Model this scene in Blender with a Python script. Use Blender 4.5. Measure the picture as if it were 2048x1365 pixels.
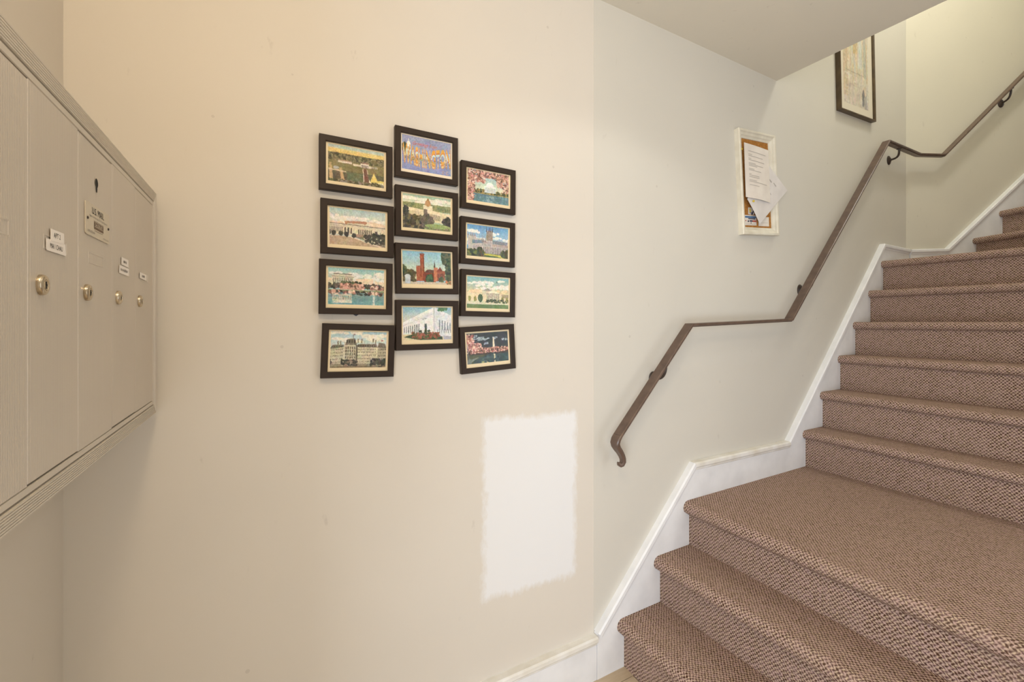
import bpy, math, random
import numpy as np
from mathutils import Vector

random.seed(7)
rng = np.random.default_rng(7)
S = bpy.context.scene
COL = S.collection
for o in list(bpy.data.objects):
    bpy.data.objects.remove(o)

# ------------------------------------------------------------------ camera, world, lights, exposure
CAM_Z = 1.285
cam_data = bpy.data.cameras.new('camera')
cam_data.sensor_width = 36.0
cam_data.lens = 36.0 * 880 / 2048
cam_data.shift_y = -0.0183
cam_data.clip_start = 0.02
cam = bpy.data.objects.new('camera', cam_data)
cam.location = (0, 0, CAM_Z)
cam.rotation_euler = (math.radians(90), 0, math.radians(-29.12))
COL.objects.link(cam)
S.camera = cam

world = bpy.data.worlds.new('world')
S.world = world
world.use_nodes = True
world.node_tree.nodes['Background'].inputs[0].default_value = (0.9, 0.95, 1.0, 1)
world.node_tree.nodes['Background'].inputs[1].default_value = 0.3


def light(name, kind, loc, energy, color, rot=(0, 0, 0), **kw):
    d = bpy.data.lights.new(name, kind)
    d.energy = energy
    d.color = color
    for k, v in kw.items():
        setattr(d, k, v)
    o = bpy.data.objects.new(name, d)
    o.location = loc
    o.rotation_euler = rot
    COL.objects.link(o)
    return o


R = math.radians
# recessed ceiling lamp of the lobby, bulb in a shallow can
light('lobby_lamp_light', 'SPOT', (1.02, 0.46, 2.405), 4.8, (1.0, 0.98, 0.94),
      spot_size=R(132), spot_blend=0.20, shadow_soft_size=0.05)
# warm bulb of the ceiling fixture by the mailboxes
light('lobby_bulb_glow', 'POINT', (0.0, 0.05, 2.28), 13.6, (1.0, 0.80, 0.555), shadow_soft_size=0.10)
# daylight through the street door on the left, then two added fills
DAY = (0.91, 1.0, 1.13)
light('street_door_daylight', 'AREA', (-1.45, -1.05, 1.05), 46, DAY, (R(90), 0, R(-50)),
      shape='RECTANGLE', size=0.9, size_y=1.9)
light('ceiling_fill_light', 'AREA', (-0.7, -1.4, 0.70), 11, DAY, (R(115), 0, R(-38)),
      shape='RECTANGLE', size=0.9, size_y=1.2)  # added fill aimed upward to lift the ceiling
light('right_fill_light', 'AREA', (1.75, -1.0, 1.00), 8, DAY, (R(97), 0, 0),
      shape='RECTANGLE', size=1.0, size_y=1.9)  # added fill from the right rear, no window behind it
# landing lamp on the floor above
light('upper_landing_lamp_light', 'POINT', (3.0, 0.55, 4.0), 38, (1.0, 1.0, 0.94), shadow_soft_size=0.12)

vs = S.view_settings
S.display_settings.display_device = 'sRGB'
vs.view_transform = 'Standard'
vs.look = 'None'
vs.gamma = 1.0
vs.use_curve_mapping = False
vs.exposure = 0.20


# ------------------------------------------------------------------ helpers
def lin(c):
    c = np.asarray(c, float) / 255.0
    return np.where(c <= 0.04045, c / 12.92, ((c + 0.055) / 1.055) ** 2.4)


def rgba(c):
    l = lin(c)
    return (float(l[0]), float(l[1]), float(l[2]), 1.0)


def link(o, parent=None):
    COL.objects.link(o)
    if parent is not None:
        o.parent = parent
    return o


def mesh(name, verts, faces, mats, parent=None, off=(0, 0, 0), smooth=False, idx=None, uvs=None, bevel=0, angle=35):
    me = bpy.data.meshes.new(name)
    ox, oy, oz = off
    me.from_pydata([(v[0] - ox, v[1] - oy, v[2] - oz) for v in verts], [], faces)
    if not isinstance(mats, (list, tuple)):
        mats = [mats]
    for m in mats:
        me.materials.append(m)
    if idx is not None:
        me.polygons.foreach_set('material_index', idx)
    if uvs is not None:
        uv = me.uv_layers.new(name='UVMap')
        flat = [c for f in uvs for p in f for c in p]
        uv.data.foreach_set('uv', flat)
    if smooth:
        me.polygons.foreach_set('use_smooth', [True] * len(me.polygons))
    me.update()
    o = bpy.data.objects.new(name, me)
    link(o, parent)
    if smooth:
        try:
            me.set_sharp_from_angle(angle=R(angle))
        except Exception:
            pass
    if bevel:
        b = o.modifiers.new('bevel', 'BEVEL')
        b.width = bevel
        b.segments = 2
        b.limit_method = 'ANGLE'
    return o


def empty(name, loc=(0, 0, 0), rot=(0, 0, 0), label=None, cat=None, group=None):
    o = bpy.data.objects.new(name, None)
    o.empty_display_size = 0.05
    o.location = loc
    o.rotation_euler = rot
    link(o)
    tag(o, label, cat, group)
    return o


def tag(o, label=None, cat=None, group=None, kind=None):
    if label: o['label'] = label
    if cat: o['category'] = cat
    if group: o['group'] = group
    if kind: o['kind'] = kind
    return o


def struct(o):
    o['kind'] = 'structure'
    return o


def box(x0, x1, y0, y1, z0, z1):
    v = [(x0, y0, z0), (x1, y0, z0), (x1, y1, z0), (x0, y1, z0), (x0, y0, z1), (x1, y0, z1), (x1, y1, z1), (x0, y1, z1)]
    f = [(0, 3, 2, 1), (4, 5, 6, 7), (0, 1, 5, 4), (1, 2, 6, 5), (2, 3, 7, 6), (3, 0, 4, 7)]
    return v, f


class MB:
    """collects geometry for ONE mesh"""
    def __init__(self):
        self.v, self.f, self.i, self.uv = [], [], [], []

    def add(self, v, f, i=0, uv=None):
        n = len(self.v)
        self.v += [tuple(p) for p in v]
        self.f += [tuple(n + k for k in q) for q in f]
        self.i += [i] * len(f)
        self.uv += uv if uv else [[(0, 0)] * len(q) for q in f]
        return self

    def build(self, name, mats, parent=None, **kw):
        return mesh(name, self.v, self.f, mats, parent, idx=self.i, **kw)


def extrude_profile(prof, O, dp, dw, w0, w1, w1s=None, uvw=True):
    """profile [(p, z)] closed, swept from w0 to w1 along dw; returns v, f, uvs with arc-length uv"""
    n = len(prof)
    v = []
    for w in (w0, w1):
        for p, z in prof:
            v.append((O[0] + dp[0] * p + dw[0] * w, O[1] + dp[1] * p + dw[1] * w, O[2] + z))
    arc = [0]
    for k in range(n):
        a, b = prof[k], prof[(k + 1) % n]
        arc.append(arc[-1] + math.hypot(b[0] - a[0], b[1] - a[1]))
    f, uv = [], []
    for k in range(n):
        j = (k + 1) % n
        f.append((k, j, n + j, n + k))
        uv.append([(w0, arc[k]), (w0, arc[k + 1]), (w1, arc[k + 1]), (w1, arc[k])])
    f.append(tuple(range(n - 1, -1, -1)))
    uv.append([(prof[k][0], prof[k][1]) for k in range(n - 1, -1, -1)])
    f.append(tuple(n + k for k in range(n)))
    uv.append([(prof[k][0], prof[k][1]) for k in range(n)])
    return v, f, uv


def lathe(prof, seg=24):
    """profile [(r, h)] around local +Z"""
    v, f = [], []
    for r, h in prof:
        for s in range(seg):
            a = 2 * math.pi * s / seg
            v.append((r * math.cos(a), r * math.sin(a), h))
    for k in range(len(prof) - 1):
        for s in range(seg):
            t = (s + 1) % seg
            f.append((k * seg + s, k * seg + t, (k + 1) * seg + t, (k + 1) * seg + s))
    f.append(tuple(range(seg - 1, -1, -1)))
    f.append(tuple((len(prof) - 1) * seg + s for s in range(seg)))
    return v, f


def tube(path, radii, seg=10):
    path = [Vector(p) for p in path]
    v, f = [], []
    up = Vector((0.13, 0.27, 1)).normalized()
    for k, p in enumerate(path):
        t = (path[min(k + 1, len(path) - 1)] - path[max(k - 1, 0)]).normalized()
        a = t.cross(up)
        if a.length < 1e-3:
            a = t.cross(Vector((1, 0, 0)))
        a.normalize()
        b = t.cross(a)
        r = radii[k] if isinstance(radii, (list, tuple)) else radii
        for s in range(seg):
            g = 2 * math.pi * s / seg
            v.append(tuple(p + a * math.cos(g) * r + b * math.sin(g) * r))
    for k in range(len(path) - 1):
        for s in range(seg):
            t = (s + 1) % seg
            f.append((k * seg + s, k * seg + t, (k + 1) * seg + t, (k + 1) * seg + s))
    f.append(tuple(range(seg - 1, -1, -1)))
    f.append(tuple((len(path) - 1) * seg + s for s in range(seg)))
    return v, f


def bez(p0, p1, p2, p3, n=10):
    out = []
    for k in range(n + 1):
        t = k / n
        out.append(tuple((1 - t) ** 3 * a + 3 * (1 - t) ** 2 * t * b + 3 * (1 - t) * t * t * c + t ** 3 * d
                         for a, b, c, d in zip(p0, p1, p2, p3)))
    return out


def frame_loops(w, h, loops, close_back=True):
    """rectangular picture frame: loops [(inset, y)] from the wall edge outwards and in; local x right, z up, -y to the viewer"""
    v, f = [], []
    for ins, y in loops:
        a, b = w / 2 - ins, h / 2 - ins
        v += [(-a, y, -b), (a, y, -b), (a, y, b), (-a, y, b)]
    for k in range(len(loops) - 1):
        for s in range(4):
            t = (s + 1) % 4
            f.append((k * 4 + s, k * 4 + t, (k + 1) * 4 + t, (k + 1) * 4 + s))
    return v, f


def text_mesh(body, height=None, width=None, shear=0.0, align='CENTER'):
    """filled glyphs as (verts2d, faces), centred, scaled to the width and/or height"""
    c = bpy.data.curves.new('glyphs', 'FONT')
    c.body = body
    c.size = 1.0
    c.shear = shear
    c.resolution_u = 3
    o = bpy.data.objects.new('glyphs', c)
    me = bpy.data.meshes.new_from_object(o)
    P = np.array([(q.co.x, q.co.y) for q in me.vertices])
    F = [tuple(p.vertices) for p in me.polygons]
    bpy.data.objects.remove(o)
    bpy.data.curves.remove(c)
    bpy.data.meshes.remove(me)
    lo, hi = P.min(0), P.max(0)
    P = P - (lo + hi) / 2
    ext = hi - lo
    sy = height / ext[1] if height else None
    sx = width / ext[0] if width else sy
    if sy is None: sy = sx
    return P * [sx, sy], F


# ------------------------------------------------------------------ materials
def new_mat(name, color=(200, 200, 200), rough=0.6, metal=0.0, spec=0.5, coat=0.0):
    m = bpy.data.materials.new(name)
    m.use_nodes = True
    b = m.node_tree.nodes['Principled BSDF']
    b.inputs['Base Color'].default_value = rgba(color)
    b.inputs['Roughness'].default_value = rough
    b.inputs['Metallic'].default_value = metal
    b.inputs['Specular IOR Level'].default_value = spec
    b.inputs['Coat Weight'].default_value = coat
    return m


class NT:
    def __init__(self, m):
        self.t = m.node_tree
        self.b = self.t.nodes['Principled BSDF']

    def n(self, typ, **kw):
        nd = self.t.nodes.new(typ)
        for k, v in kw.items():
            if k.startswith('i_'):
                nd.inputs[k[2:].replace('_', ' ')].default_value = v
            else:
                setattr(nd, k, v)
        return nd

    def l(self, a, b):
        self.t.links.new(a, b)

    def math(self, op, a, b=None, c=None, clamp=False):
        nd = self.t.nodes.new('ShaderNodeMath')
        nd.operation = op
        nd.use_clamp = clamp
        for k, s in enumerate((a, b, c)):
            if s is None: continue
            if hasattr(s, 'links'): self.l(s, nd.inputs[k])
            else: nd.inputs[k].default_value = s
        return nd.outputs[0]

    def mix(self, fac, a, b):
        nd = self.t.nodes.new('ShaderNodeMix')
        nd.data_type = 'RGBA'
        for s, k in ((fac, 0), (a, 6), (b, 7)):
            if hasattr(s, 'links'): self.l(s, nd.inputs[k])
            else: nd.inputs[k].default_value = s
        return nd.outputs[2]

    def bump(self, h, strength=0.3, dist=0.002):
        nd = self.n('ShaderNodeBump')
        nd.inputs['Strength'].default_value = strength
        nd.inputs['Distance'].default_value = dist
        self.l(h, nd.inputs['Height'])
        self.l(nd.outputs[0], self.b.inputs['Normal'])

    def noise(self, coord, scale, detail=3, rough=0.5):
        nd = self.n('ShaderNodeTexNoise')
        nd.inputs['Scale'].default_value = scale
        nd.inputs['Detail'].default_value = detail
        nd.inputs['Roughness'].default_value = rough
        self.l(coord, nd.inputs['Vector'])
        return nd.outputs[0]


def wall_paint(name, color, patch=False, smudge=(150, 138, 122), rough=0.55):
    m = new_mat(name, color, rough, spec=0.35)
    t = NT(m)
    co = t.n('ShaderNodeTexCoord').outputs['Object']
    big = t.noise(co, 1.7, 3)
    dark = tuple(c * 0.955 for c in color)
    c = t.mix(t.math('MULTIPLY', t.math('SUBTRACT', big, 0.35, clamp=True), 1.2, clamp=True), rgba(color), rgba(dark))
    # faint scuffs and rub marks
    mp = t.n('ShaderNodeMapping')
    mp.inputs['Scale'].default_value = (7, 7, 3)
    mp.inputs['Rotation'].default_value = (0, 0.6, 0)
    t.l(co, mp.inputs['Vector'])
    sc = t.noise(mp.outputs[0], 4.0, 5, 0.6)
    scf = t.math('MULTIPLY', t.math('SUBTRACT', sc, 0.665, clamp=True), 2.2, clamp=True)
    c = t.mix(scf, c, rgba(smudge))
    sp = t.n('ShaderNodeTexVoronoi')
    sp.inputs['Scale'].default_value = 7.0
    t.l(co, sp.inputs['Vector'])
    dot = t.math('MULTIPLY', t.math('LESS_THAN', sp.outputs['Distance'], 0.035), 0.16)
    c = t.mix(dot, c, rgba((120, 108, 96)))
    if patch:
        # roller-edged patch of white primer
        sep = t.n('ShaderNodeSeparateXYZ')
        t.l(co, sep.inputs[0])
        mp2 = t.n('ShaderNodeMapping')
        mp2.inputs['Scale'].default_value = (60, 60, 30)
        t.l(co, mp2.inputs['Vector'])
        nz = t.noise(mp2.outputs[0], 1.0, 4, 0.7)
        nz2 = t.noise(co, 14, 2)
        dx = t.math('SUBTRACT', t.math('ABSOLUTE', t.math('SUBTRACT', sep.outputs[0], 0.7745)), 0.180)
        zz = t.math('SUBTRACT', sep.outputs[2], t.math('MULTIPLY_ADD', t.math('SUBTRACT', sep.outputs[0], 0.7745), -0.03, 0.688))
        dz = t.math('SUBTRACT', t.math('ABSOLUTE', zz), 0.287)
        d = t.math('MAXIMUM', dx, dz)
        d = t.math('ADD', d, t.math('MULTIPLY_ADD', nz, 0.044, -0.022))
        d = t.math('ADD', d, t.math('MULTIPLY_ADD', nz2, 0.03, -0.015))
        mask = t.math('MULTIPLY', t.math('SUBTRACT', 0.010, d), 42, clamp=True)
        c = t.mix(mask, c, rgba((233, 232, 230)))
    t.l(c, t.b.inputs['Base Color'])
    t.bump(t.noise(co, 90, 2), 0.05, 0.002)
    return m


def noisy(name, color, color2, scale=20, rough=0.5, spec=0.4, bump=0.0, metal=0.0, stretch=(1, 1, 1)):
    m = new_mat(name, color, rough, metal, spec)
    t = NT(m)
    co = t.n('ShaderNodeTexCoord').outputs['Object']
    mp = t.n('ShaderNodeMapping')
    mp.inputs['Scale'].default_value = stretch
    t.l(co, mp.inputs['Vector'])
    nz = t.noise(mp.outputs[0], scale, 4)
    f = t.math('MULTIPLY', t.math('SUBTRACT', nz, 0.35, clamp=True), 3.0, clamp=True)
    t.l(t.mix(f, rgba(color), rgba(color2)), t.b.inputs['Base Color'])
    if bump:
        t.bump(nz, bump, 0.002)
    return m


M_WALL_A = wall_paint('cream_wall_paint', (221, 213, 200), patch=True)
M_WALL_B = wall_paint('cream_stair_wall_paint', (213, 208, 196))
M_WALL_L = wall_paint('cream_side_wall_paint', (218, 210, 197))
M_WALL_C = wall_paint('cream_upper_wall_paint', (213, 207, 190))
M_CEIL = wall_paint('ceiling_paint', (224, 216, 199))
M_TRIM = noisy('white_gloss_trim_paint', (240, 240, 240), (228, 228, 228), 9, 0.32, 0.5)
M_CAP = noisy('cream_worn_cap_paint', (240, 238, 232), (224, 218, 204), 13, 0.35, 0.5)
M_PLANK = noisy('pale_floor_plank', (205, 186, 158), (188, 168, 138), 6, 0.45, 0.4, 0.05, stretch=(1, 9, 1))
M_SUB = new_mat('dark_floor_joint', (120, 104, 84), 0.8)


def carpet_mat():
    m = new_mat('woven_brown_carpet', (110, 85, 75), 0.95, spec=0.1)
    t = NT(m)
    uv = t.n('ShaderNodeUVMap').outputs[0]
    # small wobble so the loops are not ruled
    nzv = t.n('ShaderNodeTexNoise')
    nzv.inputs['Scale'].default_value = 110
    t.l(uv, nzv.inputs['Vector'])
    vm = t.n('ShaderNodeVectorMath', operation='MULTIPLY_ADD')
    t.l(nzv.outputs['Color'], vm.inputs[0])
    vm.inputs[1].default_value = (0.0052, 0.0058, 0)
    t.l(uv, vm.inputs[2])
    sep = t.n('ShaderNodeSeparateXYZ')
    t.l(vm.outputs[0], sep.inputs[0])
    a = t.math('MULTIPLY', sep.outputs[0], 2 * math.pi / 0.0118)
    b = t.math('MULTIPLY', sep.outputs[1], 2 * math.pi / 0.0135)
    b = t.math('ADD', b, t.math('MULTIPLY', t.math('SINE', t.math('MULTIPLY', a, 0.5)), 0.55))
    s = t.math('MULTIPLY', t.math('SINE', t.math('ADD', a, t.math('MULTIPLY', t.math('COSINE', b), 0.85))), t.math('SINE', b))
    h = t.math('MULTIPLY_ADD', s, 0.5, 0.5)
    # per-loop colour: random value per weave cell
    cu = t.math('FLOOR', t.math('DIVIDE', sep.outputs[0], 0.0059))
    cv = t.math('FLOOR', t.math('DIVIDE', sep.outputs[1], 0.00675))
    cmb = t.n('ShaderNodeCombineXYZ')
    t.l(cu, cmb.inputs[0]); t.l(cv, cmb.inputs[1])
    wn = t.n('ShaderNodeTexWhiteNoise', noise_dimensions='2D')
    t.l(cmb.outputs[0], wn.inputs['Vector'])
    fine = t.noise(uv, 420, 2)
    f = t.math('ADD', h, t.math('MULTIPLY_ADD', wn.outputs['Value'], 0.30, -0.15))
    f = t.math('ADD', f, t.math('MULTIPLY_ADD', fine, 0.9, -0.45))
    f = t.math('MULTIPLY', t.math('SUBTRACT', f, 0.16), 1.45, clamp=True)
    light_c = t.mix(wn.outputs['Value'], rgba((214, 190, 162)), rgba((192, 163, 152)))
    dark_c = t.mix(wn.outputs['Value'], rgba((80, 54, 42)), rgba((96, 67, 66)))
    c = t.mix(f, dark_c, light_c)
    # traffic wear, broad and soft
    worn = t.noise(uv, 5, 3)
    c = t.mix(t.math('MULTIPLY', t.math('SUBTRACT', worn, 0.42, clamp=True), 0.9, clamp=True), c, rgba((164, 140, 122)))
    t.l(c, t.b.inputs['Base Color'])
    t.bump(t.math('ADD', h, t.math('MULTIPLY', fine, 0.5)), 0.7, 0.003)
    return m


M_CARPET = carpet_mat()
M_RAIL = noisy('brown_rail_paint', (104, 84, 71), (86, 68, 57), 30, 0.34, 0.5, 0.08)
M_RAILDK = noisy('dark_bracket_iron', (64, 50, 42), (48, 37, 31), 40, 0.4, 0.5, 0.1)
M_FRAME = noisy('dark_brown_frame_wood', (50, 37, 26), (42, 30, 21), 12, 0.45, 0.3, 0.02)
M_GLASSPANE = bpy.data.materials.new('picture_glass')
M_GLASSPANE.use_nodes = True
_t = M_GLASSPANE.node_tree
_t.nodes.clear()
_o = _t.nodes.new('ShaderNodeOutputMaterial')
_mx = _t.nodes.new('ShaderNodeMixShader')
_lw = _t.nodes.new('ShaderNodeLayerWeight')
_pw = _t.nodes.new('ShaderNodeMath'); _pw.operation = 'POWER'; _pw.inputs[1].default_value = 5.0
_fr = _t.nodes.new('ShaderNodeMath'); _fr.operation = 'MULTIPLY_ADD'; _fr.inputs[1].default_value = 0.5; _fr.inputs[2].default_value = 0.012
_t.links.new(_lw.outputs['Facing'], _pw.inputs[0])
_t.links.new(_pw.outputs[0], _fr.inputs[0])
_tr = _t.nodes.new('ShaderNodeBsdfTransparent')
_gl = _t.nodes.new('ShaderNodeBsdfGlossy')
_gl.inputs['Roughness'].default_value = 0.06
_t.links.new(_fr.outputs[0], _mx.inputs[0])
_t.links.new(_tr.outputs[0], _mx.inputs[1])
_t.links.new(_gl.outputs[0], _mx.inputs[2])
_t.links.new(_mx.outputs[0], _o.inputs[0])


def print_mat(name, rough=0.5):
    m = new_mat(name, (255, 255, 255), rough, spec=0.25)
    t = NT(m)
    at = t.n('ShaderNodeAttribute')
    at.attribute_name = 'print'
    t.l(at.outputs['Color'], t.b.inputs['Base Color'])
    return m


M_PRINT = print_mat('printed_card')
M_CORK = noisy('cork_board', (186, 132, 70), (150, 98, 46), 130, 0.9, 0.1, 0.3)
M_WHITEWOOD = noisy('cream_frame_paint', (232, 226, 208), (214, 206, 186), 16, 0.4, 0.4, 0.03)
M_GILT = noisy('dark_bronze_frame', (92, 74, 48), (66, 52, 34), 18, 0.35, 0.5, 0.03)
M_MAT = new_mat('cream_mount_board', (232, 222, 198), 0.8)
M_INK = new_mat('black_ink', (32, 28, 26), 0.6)
M_INKGREY = new_mat('grey_ink', (128, 120, 112), 0.6)
M_STICK = new_mat('white_label_tape', (240, 232, 222), 0.5)
M_PINY = new_mat('yellow_pin_plastic', (226, 196, 60), 0.3)
M_BLACKHOLE = new_mat('recess_shade_black', (14, 11, 9), 0.8)  # near-black paints the shade inside keyways, key hole and door gaps
M_NICKEL = noisy('worn_nickel', (206, 194, 172), (176, 160, 134), 60, 0.25, 0.5, 0.05, metal=1.0)
M_PLATE = new_mat('pale_enamel_plate', (204, 192, 170), 0.45)
M_PLATEBROWN = new_mat('brown_plate_print', (104, 80, 54), 0.5)


def alu(name, color, ribbed):
    m = new_mat(name, color, 0.42, 0.25, 0.5)
    t = NT(m)
    co = t.n('ShaderNodeTexCoord').outputs['Object']
    nz = t.noise(co, 6, 3)
    c2 = tuple(c * 0.94 for c in color)
    t.l(t.mix(nz, rgba(color), rgba(c2)), t.b.inputs['Base Color'])
    if ribbed:
        sep = t.n('ShaderNodeSeparateXYZ')
        t.l(co, sep.inputs[0])
        s = t.math('SINE', t.math('MULTIPLY', sep.outputs[1], 2 * math.pi / 0.0032))
        t.bump(t.math('MULTIPLY_ADD', s, 0.5, 0.5), 0.35, 0.0006)
    return m


M_ALU = alu('beige_anodised_frame', (210, 201, 187), False)
M_DOOR = alu('beige_ribbed_door', (210, 200, 186), True)

# ------------------------------------------------------------------ the room shell
X_L, Y_B, X_SEAM, X_C = -0.369, 1.25, 1.035, 3.62
Z_CEIL = 2.465
CDIR = (0.921, -0.3896)          # far wall runs on at an angle past the corner
CN = (-0.3896, -0.921)           # towards the stairs


def wall(name, x0, x1, y0, y1, z0, z1, mat):
    v, f = box(x0, x1, y0, y1, z0, z1)
    return struct(mesh(name, v, f, mat))


wall('wall_left', X_L - 0.1, X_L, 0.27, Y_B + 0.1, 0, Z_CEIL, M_WALL_L)
wall('wall_entry', -2.0, X_L - 0.1, 0.27, 0.37, 0, Z_CEIL, M_WALL_L)
wall('wall_street', -2.1, -2.0, -1.9, 0.37, 0, Z_CEIL, M_WALL_L)
wall('wall_back', X_L, X_SEAM, Y_B, Y_B + 0.1, 0, Z_CEIL, M_WALL_A)
wall('wall_right', X_SEAM, X_C, Y_B - 0.0012, Y_B + 0.1, 0, 5.0, M_WALL_B)
wall('wall_front', -2.1, 2.4, -2.0, -1.9, 0, Z_CEIL, M_WALL_L)
wall('wall_inner', 2.3, 4.95, 0.0, 0.1, 0, 5.0, M_WALL_C)
wall('wall_hall', 2.3, 2.4, -1.9, 0.0, 0, Z_CEIL, M_WALL_L)
wall('wall_upper', 2.08, 2.175, 0.1, Y_B - 0.0012, Z_CEIL + 0.3, 5.0, M_WALL_C)
wall('ceiling', X_L - 0.1, 2.175, -2.0, Y_B - 0.0012, Z_CEIL, Z_CEIL + 0.3, M_CEIL)
wall('ceiling_entry', -2.1, X_L - 0.1, -2.0, 0.37, Z_CEIL, Z_CEIL + 0.3, M_CEIL)
wall('ceiling_hall', 2.175, 2.4, -2.0, 0.05, Z_CEIL, Z_CEIL + 0.3, M_CEIL)
wall('ceiling_upper', 2.0, 6.0, -0.1, 1.4, 5.0, 5.1, M_CEIL)
# angled far wall
v, f, uv = extrude_profile([(0, 0), (2.4, 0), (2.4, 5.0), (0, 5.0)], (X_C, Y_B - 0.0012, 0), CDIR, CN, 0.0, -0.1)
struct(mesh('wall_far', v, f, M_WALL_C))

# plank floor: base slab with separate boards
flo = struct(mesh('floor', *box(-2.0, 2.5, -1.9, Y_B, -0.12, -0.012), M_SUB))
y = 1.2675
row = 0
plank_meshes = {}
while y > -1.8:
    y0 = y - 0.0835
    xs = X_L + 0.001 - (row % 3) * 0.31
    while xs < 1.55:
        x0, x1 = max(xs, X_L + 0.001), min(xs + 0.92, 1.60)
        xs += 0.922
        if x1 - x0 < 0.03: continue
        yt = min(y, Y_B - 0.001)
        key = (round(x1 - x0, 3), round(yt - y0, 3))
        if key not in plank_meshes:
            vv, ff = box(0, x1 - x0 - 0.002, 0, yt - y0 - 0.002, -0.012, 0)
            o = mesh('plank', vv, ff, M_PLANK, flo, bevel=0.001)
            plank_meshes[key] = o.data
        else:
            o = bpy.data.objects.new('plank', plank_meshes[key])
            link(o, flo)
        o.location = (x0, y0, 0)
    y = y0
    row += 1


# ------------------------------------------------------------------ skirtings with cap mouldings
CAP = [(0.0, 0.0), (0.0, 0.024), (0.005, 0.029), (0.017, 0.029), (0.022, 0.026), (0.025, 0.0215), (0.031, 0.021), (0.034, 0.0185), (0.034, 0.0)]


def sweep_cap(name, pts, O, dp, dn, parent, mat, only=None):
    """cap moulding along a polyline [(s, z)] in a wall plane; profile (below top line, proud of wall)"""
    v, f = [], []
    n = len(CAP)
    for k, (s, z) in enumerate(pts):
        ds = []
        if k > 0: ds.append(Vector((s - pts[k - 1][0], z - pts[k - 1][1])).normalized())
        if k < len(pts) - 1: ds.append(Vector((pts[k + 1][0] - s, pts[k + 1][1] - z)).normalized())
        if len(ds) == 1: ds.append(ds[0])
        n1 = Vector((ds[0].y, -ds[0].x)); n2 = Vector((ds[1].y, -ds[1].x))
        m = (n1 + n2).normalized()
        m = m / max(0.3, m.dot(n1))
        for d, p in CAP:
            ss, zz = s + m.x * d, z + m.y * d
            v.append((O[0] + dp[0] * ss + dn[0] * p, O[1] + dp[1] * ss + dn[1] * p, zz))
    if only is not None:
        v = v[only * n:(only + 2) * n]
        pts = pts[:2]
    for k in range(len(pts) - 1):
        for a in range(n):
            b = (a + 1) % n
            f.append((k * n + a, k * n + b, (k + 1) * n + b, (k + 1) * n + a))
    f.append(tuple(range(n)))
    f.append(tuple((len(pts) - 1) * n + a for a in range(n - 1, -1, -1)))
    return mesh(name, v, f, mat, parent)


def board(name, poly, O, dp, dn, t, mat):
    n = len(poly)
    v = []
    for p in (0.0, t):
        v += [(O[0] + dp[0] * s + dn[0] * p, O[1] + dp[1] * s + dn[1] * p, z) for s, z in poly]
    f = [tuple(range(n)), tuple(n + k for k in range(n - 1, -1, -1))]
    f += [(k, n + k, n + (k + 1) % n, (k + 1) % n) for k in range(n)]
    return struct(mesh(name, v, f, mat))


WB = Y_B - 0.0012
bb = board('baseboard_back', [(X_L, 0.0), (X_SEAM - 0.001, 0.0), (X_SEAM - 0.001, 0.155), (X_L, 0.155)], (0, Y_B, 0), (1, 0), (0, -1), 0.018, M_TRIM)
sweep_cap('cap_moulding', [(X_L, 0.160), (X_SEAM - 0.001, 0.160)], (0, Y_B, 0), (1, 0), (0, -1), bb, M_CAP)
TOP_B = [(1.026, 0.160), (1.547, 0.702), (2.242, 0.699), (3.253, 1.760), (3.612, 1.755)]
poly = [(X_SEAM + 0.001, 0.0), (1.30, 0.0), (1.62, 0.32), (2.38, 0.32), (3.3, 1.35), (3.612, 1.35)]
poly += [(s, z - 0.006) for s, z in reversed(TOP_B[1:])] + [(X_SEAM + 0.001, 0.160)]
tb = board('trim_1', poly, (0, WB, 0), (1, 0), (0, -1), 0.018, M_TRIM)
CAP_B = [(X_SEAM + 0.001, 0.1695)] + TOP_B[1:]
for k, mt in enumerate((M_TRIM, M_CAP, M_TRIM, M_TRIM)):
    sweep_cap('cap_moulding', CAP_B, (0, WB, 0), (1, 0), (0, -1), tb, mt, only=k)
OC = (X_C, WB, 0)
TOP_C = [(0.012, 1.755), (0.276, 1.765), (0.906, 2.308), (1.5, 2.82)]
polyc = [(0.012, 1.4), (0.45, 1.4), (1.5, 2.4)] + [(s, z - 0.006) for s, z in reversed(TOP_C)]
tc = board('trim_2', polyc, OC, CDIR, CN, 0.018, M_TRIM)
for k in range(3):
    sweep_cap('cap_moulding', TOP_C, OC, CDIR, CN, tc, M_TRIM, only=k)

# ------------------------------------------------------------------ the carpeted staircase
stairs = empty('staircase', (1.16, 1.23, 0), label='winding staircase in brown woven carpet beside the white skirting', cat='stairs')
SO = (1.16, 1.23, 0)
H = 0.1838
XR = [1.164, 1.353, 1.522, 2.398, 2.562, 2.744, 2.910, 3.090, 3.250]


def nose_profile(xr, xb, zt, r=0.0205, lip=0.028):
    if r > 0.022:
        cx, cz = xr - lip + r, zt - r
        pts = [(xb, zt)]
        for k in range(11):
            a = math.pi / 2 + math.radians(128) * k / 10
            pts.append((cx + r * math.cos(a), cz + r * math.sin(a)))
        return pts + [(xr - 0.002, zt - 2.25 * r), (xr + 0.006, zt - 2.3 * r), (xb, zt - 2.3 * r)]
    cx, cz = xr - lip + r, zt - r
    pts = [(xb, zt)]
    m = 9
    for k in range(m + 1):
        a = math.pi / 2 + math.pi * k / m
        pts.append((cx + r * math.cos(a), cz + r * math.sin(a)))
    pts += [(xr + 0.004, zt - 2 * r), (xb, zt - 2 * r)]
    return pts


Y0S, Y1S = 0.115, 1.2305


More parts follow.
